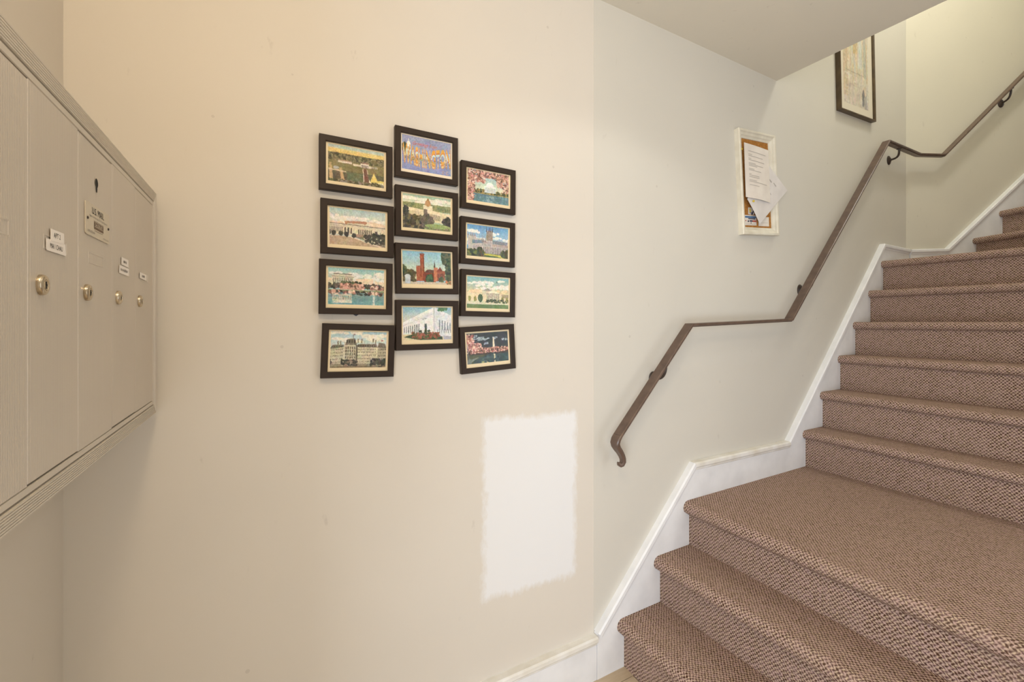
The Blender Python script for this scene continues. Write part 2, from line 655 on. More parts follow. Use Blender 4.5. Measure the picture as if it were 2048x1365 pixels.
def step(xr, xb, zb, zt, O, dp, dw, w0, w1, r=0.0205, lip=0.028):
    """tread with a rounded carpet nosing and a riser below it"""
    v, f, uv = extrude_profile(nose_profile(xr, xb, zt, r, lip), O, dp, dw, w0, w1)
    mesh('tread', v, f, M_CARPET, stairs, off=SO, uvs=uv, smooth=True, angle=50)
    v, f, uv = extrude_profile([(xr, zt - 2 * r), (xr, zb), (xr + 0.015, zb), (xr + 0.015, zt - 2 * r)], O, dp, dw, w0, w1)
    mesh('riser', v, f, M_CARPET, stairs, off=SO, uvs=uv)


for k, xr in enumerate(XR):
    xb = XR[k + 1] if k < 8 else 3.40
    if k < 3:
        step(xr, xb, k * H, (k + 1) * H, (0, 0, 0), (1, 0), (0, 1), Y0S, Y1S, 0.027, 0.034)
    else:
        step(xr, xb, k * H, (k + 1) * H, (0, 0, 0), (1, 0), (0, 1), Y0S, Y1S)
# open side of the lower flight, closed with a white panel
sp = [(XR[0] + 0.004, 0.0)]
for k in range(3):
    sp += [(XR[k] + 0.004, (k + 1) * H - 0.03), ((XR[k + 1] if k < 2 else 2.30) + 0.004, (k + 1) * H - 0.03)]
sp.append((2.304, 0.0))
n = len(sp)
v = [(a, yy, b) for yy in (0.122, 0.137) for a, b in sp]
f = [tuple(range(n)), tuple(n + k for k in range(n - 1, -1, -1))] + [(k, n + k, n + (k + 1) % n, (k + 1) % n) for k in range(n)]
mesh('side_panel', v, f, M_TRIM, stairs, off=SO)
# corner landing, filled out to the angled wall
Z9 = 9 * H


def cpt(s, n):
    return (X_C + CDIR[0] * s + CN[0] * n, WB + CDIR[1] * s + CN[1] * n)


pl = [(3.39, Y0S), (3.39, Y1S), (3.606, Y1S), cpt(0.6, 0.019), cpt(0.6, 0.93)]
v = [(a, b, Z9) for a, b in pl] + [(a, b, Z9 - 0.041) for a, b in pl]
n = len(pl)
f = [tuple(range(n - 1, -1, -1)), tuple(n + k for k in range(n))] + [(k, (k + 1) % n, n + (k + 1) % n, n + k) for k in range(n)]
uv = [[(v[i][1], v[i][0]) for i in q] for q in f]
mesh('landing', v, f, M_CARPET, stairs, off=SO, uvs=uv)
SC = [0.492, 0.690, 0.900, 1.10]
for k, s in enumerate(SC):
    sb = SC[k + 1] if k < 3 else 1.32
    yc = cpt(sb, 0)[1]
    step(s, sb, (9 + k) * H, (10 + k) * H, OC, CDIR, CN, 0.0185, min(0.93, (yc - 0.12) / 0.921))


# ------------------------------------------------------------------ handrail
rail = empty('handrail', (1.118, 1.25, 0.777), label='brown painted metal handrail climbing the stair wall with curled lower end', cat='handrail')
RO = (1.118, 1.25, 0.777)
NB = Vector((0, 1, 0)); NCv = Vector((0.3896, 0.921, 0))
SECT = [(-0.021, -0.003), (-0.021, 0.003), (-0.0175, 0.0055), (0.0175, 0.0055), (0.021, 0.003), (0.021, -0.003),
        (0.0175, -0.005), (0.012, -0.005), (0.012, -0.009), (-0.012, -0.009), (-0.012, -0.005), (-0.0175, -0.005)]


def sweep_rail(name, pts, sides, mats, scales=None, parent=None, smooth=False):
    pts = [Vector(p) for p in pts]
    v, f = [], []
    n = len(SECT)
    for k, p in enumerate(pts):
        i1 = max(k - 1, 0)
        d1 = (pts[i1 + 1] - pts[i1]).normalized()
        i2 = min(k, len(pts) - 2)
        d2 = (pts[i2 + 1] - pts[i2]).normalized()
        s1 = sides[i1]
        u1 = d1.cross(s1)
        if u1.z < 0 and name == 'rail_bar': u1 = -u1
        m = (d1 + d2).normalized()
        wa, wb = scales[k] if scales else (1, 1)
        for a, b in SECT:
            q = p + s1 * a * wa + u1 * b * wb
            q = q + d1 * (-(q - p).dot(m) / d1.dot(m))
            v.append(tuple(q))
    for k in range(len(pts) - 1):
        for a in range(n):
            b = (a + 1) % n
            f.append((k * n + a, k * n + b, (k + 1) * n + b, (k + 1) * n + a))
    f.append(tuple(range(n - 1, -1, -1)))
    f.append(tuple((len(pts) - 1) * n + a for a in range(n)))
    return mesh(name, v, f, mats, parent, off=RO, smooth=smooth)


YR = 1.185
cs, ce = 0.19, 1.3
RP = [(1.092, YR, 0.882), (1.466, YR, 1.275), (2.164, YR, 1.297), (3.172, YR, 2.344)]
Kc = (3.607, YR, 2.347)
P0 = (3.595, 1.19)
S1 = (P0[0] + CDIR[0] * cs, P0[1] + CDIR[1] * cs, 2.350)
S2 = (P0[0] + CDIR[0] * ce, P0[1] + CDIR[1] * ce, 2.350 + (ce - cs) * 0.937)
# keep the corner exactly on both runs
sweep_rail('rail_bar', RP + [Kc, S1, S2], [NB, NB, NB, NB, NCv, NCv], M_RAIL, parent=rail)
# curled lower end (lamb's tongue)
tp = [(1.092, YR, 0.882), (1.083, YR, 0.870), (1.0785, YR, 0.857), (1.081, YR, 0.845), (1.089, YR, 0.833), (1.100, YR, 0.820), (1.109, YR, 0.806), (1.114, YR, 0.794), (1.1145, YR, 0.785),
      (1.110, YR, 0.778), (1.103, YR, 0.776), (1.097, YR, 0.779), (1.094, YR, 0.785)]
tp = list(reversed(tp))
sc = [(0.30, 0.5), (0.36, 0.7), (0.42, 0.9), (0.46, 1.1), (0.48, 1.2), (0.50, 1.2), (0.56, 1.2), (0.64, 1.25), (0.74, 1.3), (0.86, 1.35), (0.95, 1.35), (1.0, 1.2), (1.0, 1.0)]
sweep_rail('scroll_end', tp, [NB] * 12, M_RAIL, scales=sc, parent=rail, smooth=True)


def bracket(plate, nrm, railpt, drop):
    """iron wall bracket: rosette, curved arm, small saddle under the rail"""
    plate = Vector(plate); nrm = Vector(nrm); railpt = Vector(railpt)
    end = railpt - Vector((0, 0, 0.008))
    p0 = plate + nrm * 0.006
    path = bez(p0, p0 + nrm * 0.045, end - Vector((0, 0, 0.045)), end, 10)
    mb = MB()
    mb.add(*tube(path, 0.0058, 10))
    sv, sf = lathe([(0.013, -0.004), (0.013, 0.0), (0.008, 0.001)], 14)
    mb.add([(end.x + a, end.y + b, end.z + c) for a, b, c in sv], sf)
    br = mb.build('bracket', M_RAILDK, rail, off=RO, smooth=True)
    lv, lf = lathe([(0.0225, 0.0), (0.0225, 0.003), (0.020, 0.006), (0.012, 0.010), (0.008, 0.013)], 20)
    ax = Vector((nrm.y, -nrm.x, 0))
    vv = [tuple(plate + ax * a + Vector((0, 0, 1)) * b * 1.25 + nrm * c) for a, b, c in lv]
    mesh('wall_plate', vv, lf, M_RAILDK, br, off=RO, smooth=True)


def rail_at(x):
    for a, b in zip(RP[:-1], RP[1:]):
        if a[0] <= x <= b[0]:
            return a[2] + (b[2] - a[2]) * (x - a[0]) / (b[0] - a[0])
    return 2.345


nb = (0, -1, 0)
bracket((1.333, WB, 1.063), nb, (1.335, YR, rail_at(1.335)), 0.07)
bracket((2.377, WB, 1.450), nb, (2.375, YR, rail_at(2.375)), 0.07)
bracket((3.37, WB, 2.290), nb, (3.34, YR, 2.345), 0.06)
pc = cpt(0.70, 0.0)
qc = (P0[0] + CDIR[0] * 0.69, P0[1] + CDIR[1] * 0.69, 2.350 + 0.50 * 0.937)
bracket((pc[0], pc[1], 2.742), (CN[0], CN[1], 0), qc, 0.07)


# ------------------------------------------------------------------ painted prints (flat artwork as per-face colours)
class Paint:
    NX, NY, SS = 132, 90, 3

    def __init__(self, bg, nx=None, ny=None):
        if nx: self.NX, self.NY = nx, ny
        self.W, self.Hh = self.NX * self.SS, self.NY * self.SS
        self.a = np.zeros((self.Hh, self.W, 3)) + np.array(bg, float)
        yy, xx = np.mgrid[0:self.Hh, 0:self.W]
        self.X = (xx + 0.5) / self.W
        self.Y = (yy + 0.5) / self.Hh

    def put(self, mask, c):
        self.a[mask] = c

    def grad(self, y0, y1, c0, c1):
        t = np.clip((self.Y - y0) / (y1 - y0), 0, 1)[..., None]
        g = np.array(c0) * (1 - t) + np.array(c1) * t
        m = (self.Y >= y0) & (self.Y <= y1)
        self.a[m] = g[m]

    def rect(self, x0, y0, x1, y1, c):
        self.put((self.X >= x0) & (self.X < x1) & (self.Y >= y0) & (self.Y < y1), c)

    def ell(self, x, y, rx, ry, c):
        self.put(((self.X - x) / rx) ** 2 + ((self.Y - y) / ry) ** 2 < 1, c)

    def poly(self, pts, c):
        xs = [p[0] for p in pts]; ys = [p[1] for p in pts]
        x0, x1 = max(int(min(xs) * self.W) - 1, 0), min(int(max(xs) * self.W) + 2, self.W)
        y0, y1 = max(int(min(ys) * self.Hh) - 1, 0), min(int(max(ys) * self.Hh) + 2, self.Hh)
        if x1 <= x0 or y1 <= y0: return
        X, Y = self.X[y0:y1, x0:x1], self.Y[y0:y1, x0:x1]
        ins = np.zeros(X.shape, bool)
        j = len(pts) - 1
        for i in range(len(pts)):
            xi, yi = pts[i]; xj, yj = pts[j]
            if yi != yj:
                ins ^= ((yi > Y) != (yj > Y)) & (X < (xj - xi) * (Y - yi) / (yj - yi) + xi)
            j = i
        self.a[y0:y1, x0:x1][ins] = c

    def line(self, p, q, w, c):
        p, q = np.array(p, float), np.array(q, float)
        d = q - p
        L = math.hypot(d[0], d[1] * 0.67) or 1
        nx, ny = -d[1] * 0.67 / L * w / 2, d[0] / L * w / 2 / 0.67
        self.poly([(p[0] + nx, p[1] + ny), (q[0] + nx, q[1] + ny), (q[0] - nx, q[1] - ny), (p[0] - nx, p[1] - ny)], c)

    def blobs(self, x0, y0, x1, y1, cols, n, r):
        for _ in range(n):
            self.ell(rng.uniform(x0, x1), rng.uniform(y0, y1), r * rng.uniform(.5, 1.3), r * 1.4 * rng.uniform(.5, 1.2), cols[rng.integers(len(cols))])

    def tree(self, x, y, rx, ry, cols, n=40):
        self.ell(x, y, rx, ry, cols[0])
        for _ in range(n):
            g, q = rng.uniform(0, 6.28), math.sqrt(rng.uniform(0, 1))
            self.ell(x + rx * q * math.cos(g), y + ry * q * math.sin(g), rx * .28, ry * .25, cols[rng.integers(len(cols))])

    def clouds(self, y0, y1, c, n=6, w=.12):
        for _ in range(n):
            x, y = rng.uniform(0, 1), rng.uniform(y0, y1)
            for _ in range(6):
                self.ell(x + rng.uniform(-w, w), y + rng.uniform(-.02, .02), w * rng.uniform(.3, .6), .035 * rng.uniform(.5, 1.2), c)

    def cols(self, x0, x1, y0, y1, n, c, duty=.5, y0b=None, y1b=None):
        y0b = y0 if y0b is None else y0b
        y1b = y1 if y1b is None else y1b
        for k in range(n):
            t, t2 = k / n, (k + duty) / n
            xa, xb = x0 + (x1 - x0) * t, x0 + (x1 - x0) * t2
            self.poly([(xa, y0 + (y0b - y0) * t), (xb, y0 + (y0b - y0) * t2), (xb, y1 + (y1b - y1) * t2), (xa, y1 + (y1b - y1) * t)], c)

    def text(self, body, cx, cy, w, h, c, shear=0, warp=None):
        P, F = text_mesh(body, height=h, width=w, shear=shear)
        for q in F:
            pts = []
            for i in q:
                x, y = P[i]
                yy = -y
                if warp: yy = warp(x / w * 2, yy)
                pts.append((cx + x, cy + yy))
            self.poly(pts, c)

    def field(self, cells, amp):
        """smooth random field"""
        gy, gx = cells, int(cells * 1.5)
        g = rng.normal(0, amp, (gy + 2, gx + 2))
        fy, fx = self.Y * gy, self.X * gx
        iy, ix = fy.astype(int), fx.astype(int)
        ty, tx = fy - iy, fx - ix
        ty, tx = ty * ty * (3 - 2 * ty), tx * tx * (3 - 2 * tx)
        return (g[iy, ix] * (1 - tx) + g[iy, ix + 1] * tx) * (1 - ty) + (g[iy + 1, ix] * (1 - tx) + g[iy + 1, ix + 1] * tx) * ty

    def aged(self, wob=1.0):
        """hand-tinted look: wobbling edges, mottled tone, faded ink"""
        s = self.SS
        dy = (self.field(26, .55) + self.field(60, .45)) * s * wob
        dx = (self.field(26, .55) + self.field(60, .45)) * s * wob
        yy = np.clip(np.arange(self.Hh)[:, None] + dy, 0, self.Hh - 1).astype(int)
        xx = np.clip(np.arange(self.W)[None] + dx, 0, self.W - 1).astype(int)
        a = self.a[yy, xx]
        lum = a.mean(-1, keepdims=True)
        a = lum + (a - lum) * .84
        tone = self.field(9, 4) + self.field(36, 7) + self.field(80, 8)
        tint = np.stack([self.field(14, 4), self.field(14, 3), self.field(14, 4)], -1)
        self.a = a + tone[..., None] + tint + 4

    def done(self, noise=5, border=None, wob=0.45):
        self.aged(wob)
        if border:
            bl, bt, br, bb_, c = border
            m = (self.X < bl) | (self.X > 1 - br) | (self.Y < bt) | (self.Y > 1 - bb_)
            keep = self.a.copy()
            n = rng.normal(0, noise, self.a.shape[:2])[..., None]
            keep = keep + n
            keep[m] = c
            self.a = keep
        else:
            self.a = self.a + rng.normal(0, noise, self.a.shape[:2])[..., None]
        b = self.a.reshape(self.NY, self.SS, self.NX, self.SS, 3).mean((1, 3))
        return np.clip(b, 0, 255)


def print_mesh(name, img, w, h, y, parent, mat=None, loc=(0, 0, 0)):
    """flat printed sheet, local x right, z up, facing -y"""
    NY, NX = img.shape[:2]
    xs = np.linspace(-w / 2, w / 2, NX + 1)
    zs = np.linspace(h / 2, -h / 2, NY + 1)
    gx, gz = np.meshgrid(xs, zs)
    V = np.stack([gx, np.full_like(gx, y), gz], -1).reshape(-1, 3)
    i = np.arange(NY)[:, None] * (NX + 1) + np.arange(NX)[None]
    F = np.stack([i, i + NX + 1, i + NX + 2, i + 1], -1).reshape(-1, 4)
    me = bpy.data.meshes.new(name)
    me.vertices.add(len(V)); me.vertices.foreach_set('co', V.ravel())
    me.loops.add(F.size); me.loops.foreach_set('vertex_index', F.ravel().astype(np.int32))
    me.polygons.add(len(F)); me.polygons.foreach_set('loop_start', np.arange(0, F.size, 4, dtype=np.int32))
    me.update(calc_edges=True)
    col = np.ones((NY * NX, 4))
    col[:, :3] = lin(img.reshape(-1, 3))
    at = me.attributes.new('print', 'FLOAT_COLOR', 'CORNER')
    at.data.foreach_set('color', np.repeat(col, 4, 0).ravel())
    me.materials.append(mat or M_PRINT)
    o = bpy.data.objects.new(name, me)
    link(o, parent)
    o.location = loc
    return o


CREAM = (238, 218, 178)
BORD = (.045, .05, .045, .10, CREAM)
OL = [(92, 84, 52), (116, 104, 66), (78, 74, 50), (130, 118, 80)]
GR = [(58, 74, 48), (78, 92, 56), (48, 58, 44), (96, 104, 66)]
DG = [(66, 66, 58), (84, 80, 68), (54, 58, 52)]
PK = [(222, 166, 144), (204, 140, 122), (236, 200, 176), (160, 108, 90), (120, 84, 70)]


def art_aerial():
    p = Paint((120, 106, 68))
    p.grad(0, .12, (150, 190, 186), (196, 200, 176)); p.grad(.12, .24, (224, 200, 120), (232, 190, 100))
    p.grad(.22, 1, (124, 112, 72), (96, 86, 66))
    p.blobs(.02, .24, .98, .42, OL + [(150, 138, 96)], 260, .022)
    p.rect(.04, .40, .98, .62, (140, 128, 78))
    for k in range(9): p.line((.3, .50 + .02 * k), (.62, .48 + .02 * k), .006, (120, 108, 62))
    p.rect(.20, .39, .42, .44, (226, 210, 186)); p.rect(.20, .37, .42, .395, (176, 140, 110))
    p.rect(.44, .42, .84, .47, (220, 204, 178)); p.rect(.56, .37, .70, .48, (236, 222, 198)); p.cols(.57, .70, .41, .48, 6, (92, 76, 68)); p.rect(.55, .36, .71, .385, (160, 120, 92))
    p.cols(.75, .84, .42, .47, 4, (110, 92, 78))
    p.poly([(.06, .46), (.10, .46), (.12, .84), (.06, .84)], (206, 168, 116)); p.poly([(.22, .56), (.26, .56), (.31, .88), (.25, .88)], (206, 168, 116))
    p.line((.05, .62), (.33, .64), .02, (214, 190, 150)); p.ell(.17, .57, .045, .04, (170, 176, 170))
    p.rect(.34, .64, .60, .86, (104, 110, 72))
    p.poly([(.61, .50), (.66, .50), (.72, .95), (.62, .95)], (126, 86, 62)); p.line((.60, .50), (.62, .90), .012, (236, 216, 186)); p.line((.665, .5), (.68, .62), .01, (230, 204, 170))
    p.poly([(.73, .76), (.78, .56), (.84, .74), (.98, .74), (.98, .88), (.72, .88)], (234, 206, 104)); p.poly([(.70, .72), (.76, .88), (.70, .92)], (240, 226, 190)); p.cols(.86, .98, .78, .86, 4, (250, 240, 210)); p.rect(.74, .80, .78, .86, (90, 84, 60))
    p.blobs(.03, .86, .97, .93, OL + [(150, 136, 120)], 200, .03); p.tree(.82, .88, .07, .08, OL)
    return p.done(7, BORD)


def art_greet():
    p = Paint((140, 148, 190))
    p.grad(0, 1, (150, 156, 186), (132, 142, 194))
    p.tree(.08, .34, .06, .10, GR, 30)
    p.rect(.11, .30, .20, .42, (236, 226, 196)); p.ell(.155, .26, .036, .08, (244, 238, 214)); p.rect(.15, .12, .16, .2, (236, 226, 196)); p.cols(.115, .2, .32, .40, 6, (180, 166, 130))
    warp = lambda t, y: y * (1.0 + .10 * t * t) + .045 * math.cos(t * 2.9) - .02 * t
    for k in range(12, 0, -1):
        p.text('WASHINGTON', .50, .55 - k * .0085, .90, .36, (238, 170, 62) if k > 2 else (214, 120, 40), warp=warp)
    for d in (-.004, .004):
        p.text('WASHINGTON', .50 + d, .565, .905, .385, (226, 150, 60), warp=warp)
    p.text('WASHINGTON', .50, .565, .89, .35, (206, 222, 196), warp=warp)
    # little landscapes inside the letters
    a, X, Y = p.a, p.X, p.Y
    m = (np.abs(a - np.array((206, 222, 196))).sum(-1) < 3)
    a[m & (Y > .56)] = (150, 158, 122)
    a[m & (Y > .63)] = (216, 186, 120)
    a[m & (Y < .47)] = (188, 220, 216)
    for _ in range(70):
        x, y = rng.uniform(.05, .95), rng.uniform(.46, .7)
        b = m & (((X - x) / .012) ** 2 + ((Y - y) / .02) ** 2 < 1)
        a[b] = [(120, 100, 88), (236, 230, 206), (96, 118, 92), (196, 92, 60)][rng.integers(4)]
    p.text('Greetings from', .46, .22, .46, .13, (220, 104, 72), shear=.5)
    p.text('D. C.', .85, .83, .13, .075, (240, 180, 100), shear=.2)
    return p.done(4, (.035, .04, .035, .10, (244, 228, 200)), .2)


def art_blossom():
    p = Paint((150, 190, 200))
    p.grad(0, .62, (120, 180, 200), (232, 224, 180))
    p.grad(.66, 1, (88, 122, 130), (110, 146, 150))
    p.rect(0, .60, 1, .67, (170, 148, 84)); p.blobs(.05, .55, .98, .63, GR + [(160, 130, 70)], 110, .022)
    p.ell(.53, .43, .085, .10, (236, 238, 228)); p.rect(.41, .44, .66, .62, (226, 230, 220)); p.poly([(.39, .45), (.53, .38), (.67, .45)], (240, 240, 232)); p.cols(.43, .66, .48, .62, 8, (176, 186, 182))
    p.rect(.45, .70, .62, .90, (140, 168, 170)); p.blobs(.2, .68, 1, .9, [(96, 134, 140), (120, 158, 160)], 60, .02)
    p.line((.30, .10), (.98, .12), .010, (70, 52, 40)); p.line((.55, .12), (.95, .58), .008, (70, 52, 40)); p.line((0, .30), (.50, .14), .008, (70, 52, 40))
    for args in ((0, .02, .42, .36, 300), (.35, .02, 1, .20, 260), (.0, .3, .20, .62, 150), (.68, .15, 1, .42, 190), (0, .62, .18, .9, 130), (.80, .4, 1, .56, 40)):
        p.blobs(*args[:4], PK, args[4], .020)
    p.line((.6, .16), (.9, .5), .006, (80, 56, 44)); p.line((.1, .1), (.45, .3), .006, (80, 56, 44))
    return p.done(7, (.05, .04, .05, .11, CREAM))


def art_station():
    p = Paint((190, 206, 196))
    p.grad(0, .42, (166, 200, 198), (230, 214, 190))
    p.clouds(.20, .36, (238, 228, 212), 9, .12); p.clouds(.34, .40, (236, 204, 172), 5, .12)
    p.poly([(.28, .33), (.62, .30), (.70, .40), (.28, .42)], (192, 132, 100)); p.poly([(.32, .38), (.60, .36), (.60, .44), (.32, .45)], (214, 200, 170))
    p.poly([(.60, .40), (.65, .33), (.72, .40)], (230, 214, 180))
    p.poly([(.02, .40), (.98, .42), (.98, .48), (.02, .46)], (214, 200, 172)); p.line((.02, .40), (.98, .425), .010, (126, 108, 90)); p.line((.02, .45), (.98, .475), .006, (150, 132, 108))
    p.rect(.02, .455, .98, .66, (222, 208, 176))
    p.cols(.04, .26, .48, .60, 9, (140, 124, 106), .55); p.cols(.28, .42, .48, .62, 3, (84, 72, 62), .5); p.cols(.50, .74, .50, .64, 7, (100, 86, 74), .5); p.rect(.78, .52, .82, .66, (84, 72, 62)); p.cols(.86, .96, .54, .62, 2, (120, 106, 92), .3)
    p.line((.96, .28), (.96, .46), .012, (130, 100, 84))
    p.poly([(0, .68), (.34, .68), (1, .90), (1, 1), (0, 1)], (190, 160, 128)); p.poly([(0, .68), (.34, .68), (.36, .70), (0, .71)], (200, 176, 146))
    p.poly([(.38, .67), (.98, .67), (.98, .90)], (126, 122, 104)); p.line((.34, .68), (.98, .93), .014, (232, 216, 188))
    for x, y in ((.03, .62), (.11, .63), (.22, .63), (.31, .64), (.43, .66), (.62, .66), (.68, .66)): p.tree(x, y, .035, .055, DG, 14)
    p.rect(.47, .62, .58, .68, (178, 140, 116)); p.blobs(.72, .62, .97, .80, DG, 60, .04); p.blobs(.6, .7, .9, .8, DG + [(200, 190, 160)], 40, .018)
    return p.done(6, BORD)


def art_library():
    p = Paint((176, 196, 160))
    p.grad(0, .30, (140, 178, 150), (234, 226, 190)); p.clouds(.12, .26, (236, 232, 206), 10, .15)
    p.grad(.25, .42, (150, 152, 96), (134, 144, 96)); p.blobs(0, .28, 1, .40, [(140, 146, 92), (158, 158, 104), (120, 132, 88)], 120, .03)
    p.poly([(.05, .36), (.40, .40), (.60, .40), (.97, .46), (.97, .74), (.05, .62)], (232, 214, 170)); p.rect(.42, .28, .60, .46, (236, 220, 178)); p.poly([(.44, .28), (.51, .14), (.58, .28)], (190, 142, 82)); p.ell(.51, .22, .05, .09, (198, 150, 88)); p.rect(.495, .10, .525, .16, (170, 120, 64))
    p.cols(.08, .40, .44, .54, 12, (184, 162, 120), .4, .47, .60); p.cols(.50, .76, .48, .62, 10, (130, 112, 88), .5, .52, .66); p.cols(.78, .96, .52, .60, 5, (196, 172, 130), .3)
    p.rect(.43, .38, .50, .7, (126, 112, 92))
    p.rect(0, .78, 1, 1, (142, 160, 98)); p.rect(0, .78, .4, 1, (170, 146, 96))
    p.blobs(.02, .60, .40, .88, OL + DG + [(118, 110, 84)], 150, .05); p.tree(.50, .70, .12, .17, [(110, 98, 84), (124, 110, 94), (96, 92, 76)], 60); p.tree(.10, .46, .05, .12, DG); p.tree(.90, .68, .10, .14, DG, 50)
    p.blobs(.60, .86, .92, .93, [(150, 120, 106), (120, 128, 84), (170, 150, 120)], 80, .025); p.ell(.7, .8, .25, .06, (152, 172, 106))
    return p.done(6, BORD)


def art_cathedral():
    p = Paint((100, 160, 210))
    p.grad(0, .6, (86, 150, 208), (196, 216, 214)); p.clouds(.08, .5, (232, 234, 226), 9, .09)
    g1, g2, g3 = (196, 188, 180), (150, 142, 144), (112, 104, 106)
    p.rect(.07, .34, .24, .74, g1); p.rect(.16, .40, .40, .76, g1)
    for x in (.07, .12, .16, .21): p.poly([(x - .012, .36), (x + .004, .24), (x + .02, .36)], g2)
    p.rect(.46, .16, .60, .60, (176, 160, 144))
    for x in (.465, .52, .555, .595): p.poly([(x - .012, .20), (x, .03), (x + .012, .20)], (84, 78, 84))
    p.cols(.47, .60, .20, .50, 5, (120, 106, 98), .4)
    p.rect(.37, .44, .95, .80, g1); p.poly([(.16, .46), (.40, .44), (.40, .52), (.16, .56)], (112, 140, 156)); p.poly([(.60, .42), (.92, .44), (.92, .52), (.60, .52)], (112, 138, 152))
    for k in range(10): p.poly([(.61 + .034 * k, .5), (.62 + .034 * k, .38), (.63 + .034 * k, .5)], g2)
    for x in (.37, .40, .44): p.poly([(x - .012, .5), (x, .30), (x + .012, .5)], g2)
    p.cols(.19, .38, .58, .74, 7, g2, .4); p.cols(.60, .96, .52, .60, 12, (160, 132, 112), .4); p.cols(.40, .96, .62, .80, 15, g3, .42); p.cols(.38, .58, .46, .60, 6, g2, .4)
    p.rect(0, .80, 1, 1, (84, 112, 58)); p.poly([(.38, .80), (.86, .82), (.90, .98), (.70, .86), (.40, .84)], (206, 194, 70)); p.ell(.62, .95, .22, .09, (74, 104, 60))
    p.blobs(.02, .74, .40, .92, GR + [(120, 128, 50)], 150, .04); p.tree(.33, .78, .07, .15, GR + [(104, 70, 40)]); p.tree(.93, .82, .08, .14, [(60, 62, 34), (84, 60, 34), (74, 88, 42)], 50); p.tree(.83, .78, .05, .1, GR)
    return p.done(7, (.05, .05, .05, .10, CREAM))


def art_lake():
    p = Paint((140, 196, 200))
    p.grad(0, .50, (136, 200, 202), (238, 206, 160)); p.clouds(.10, .34, (230, 230, 218), 14, .10); p.clouds(.30, .42, (240, 212, 180), 8, .12)
    p.rect(.10, .22, .44, .42, (224, 214, 188)); p.rect(.14, .18, .41, .27, (214, 204, 178)); p.line((.13, .18), (.42, .185), .012, (120, 112, 98)); p.line((.10, .24), (.45, .25), .008, (150, 140, 120)); p.cols(.12, .44, .27, .40, 11, (100, 92, 80), .45)
    p.poly([(.765, .46), (.78, .10), (.79, .10), (.805, .46)], (232, 226, 208))
    p.blobs(.02, .42, .98, .50, DG + [(112, 96, 82)], 140, .03); p.blobs(.25, .36, .56, .46, GR, 60, .025)
    p.blobs(.22, .42, .60, .53, PK + [(214, 150, 130)], 120, .026); p.blobs(.74, .46, .84, .53, PK, 25, .022); p.blobs(.85, .48, .97, .54, PK, 25, .02)
    p.rect(0, .54, 1, .59, (128, 142, 96)); p.line((0, .545), (1, .55), .006, (220, 206, 180))
    p.grad(.59, 1, (116, 146, 140), (110, 176, 184)); p.blobs(.06, .59, .6, .66, DG + PK, 70, .028); p.blobs(.6, .6, .95, .65, DG + PK, 40, .025)
    p.rect(.11, .66, .42, .84, (214, 214, 190)); p.cols(.12, .42, .68, .78, 11, (120, 122, 108), .4); p.rect(.765, .66, .80, 1, (214, 220, 206)); p.rect(.11, .78, .42, .86, (222, 220, 196))
    for k in range(60):
        x, y = rng.uniform(.02, .9), rng.uniform(.62, .95)
        p.line((x, y), (x + rng.uniform(.03, .12), y), .005, [(96, 160, 170), (150, 196, 190)][k % 2])
    return p.done(5, BORD)


def art_castle():
    p = Paint((150, 200, 224))
    p.grad(0, .75, (128, 190, 222), (228, 222, 170))
    b1, b2, b3 = (176, 92, 60), (140, 66, 44), (204, 120, 82)
    p.rect(.36, .12, .44, .80, b1); p.rect(.415, .12, .44, .80, b2); p.cols(.36, .45, .09, .13, 4, b2, .6); p.line((.40, .10), (.40, .03), .006, (110, 100, 100)); p.rect(.402, .03, .43, .055, (210, 190, 190))
    p.rect(.29, .42, .37, .80, b1); p.cols(.29, .37, .40, .43, 3, b2, .6); p.rect(.44, .56, .66, .82, b2); p.poly([(.43, .58), (.50, .50), (.64, .50), (.68, .58)], (110, 76, 66)); p.rect(.62, .44, .70, .80, b3); p.poly([(.62, .44), (.635, .26), (.65, .44)], (86, 60, 56)); p.rect(.68, .52, .84, .78, b1); p.poly([(.68, .53), (.74, .42), (.80, .53)], b2); p.cols(.70, .84, .60, .72, 5, (80, 44, 36), .4); p.cols(.46, .62, .62, .74, 5, (90, 52, 44), .4); p.cols(.37, .41, .2, .7, 1, (120, 56, 40), .3)
    p.blobs(.02, .54, .26, .82, [(92, 84, 56), (74, 76, 50), (112, 98, 60)], 120, .035); p.tree(.06, .55, .05, .14, GR); p.blobs(.80, .04, .98, .34, GR + [(40, 78, 56)], 120, .035); p.blobs(.86, .3, .98, .84, GR + [(40, 78, 56)], 130, .03)
    p.tree(.54, .74, .07, .12, [(56, 94, 70), (74, 106, 66)], 40); p.tree(.76, .76, .05, .08, GR)
    p.rect(0, .82, 1, 1, (206, 190, 160)); p.rect(.08, .68, .18, .86, (196, 204, 212)); p.ell(.13, .68, .055, .05, (206, 212, 218)); p.blobs(.86, .78, .98, .86, [(220, 120, 80), (110, 120, 70)], 30, .02)
    return p.done(6, (.04, .05, .04, .12, CREAM))


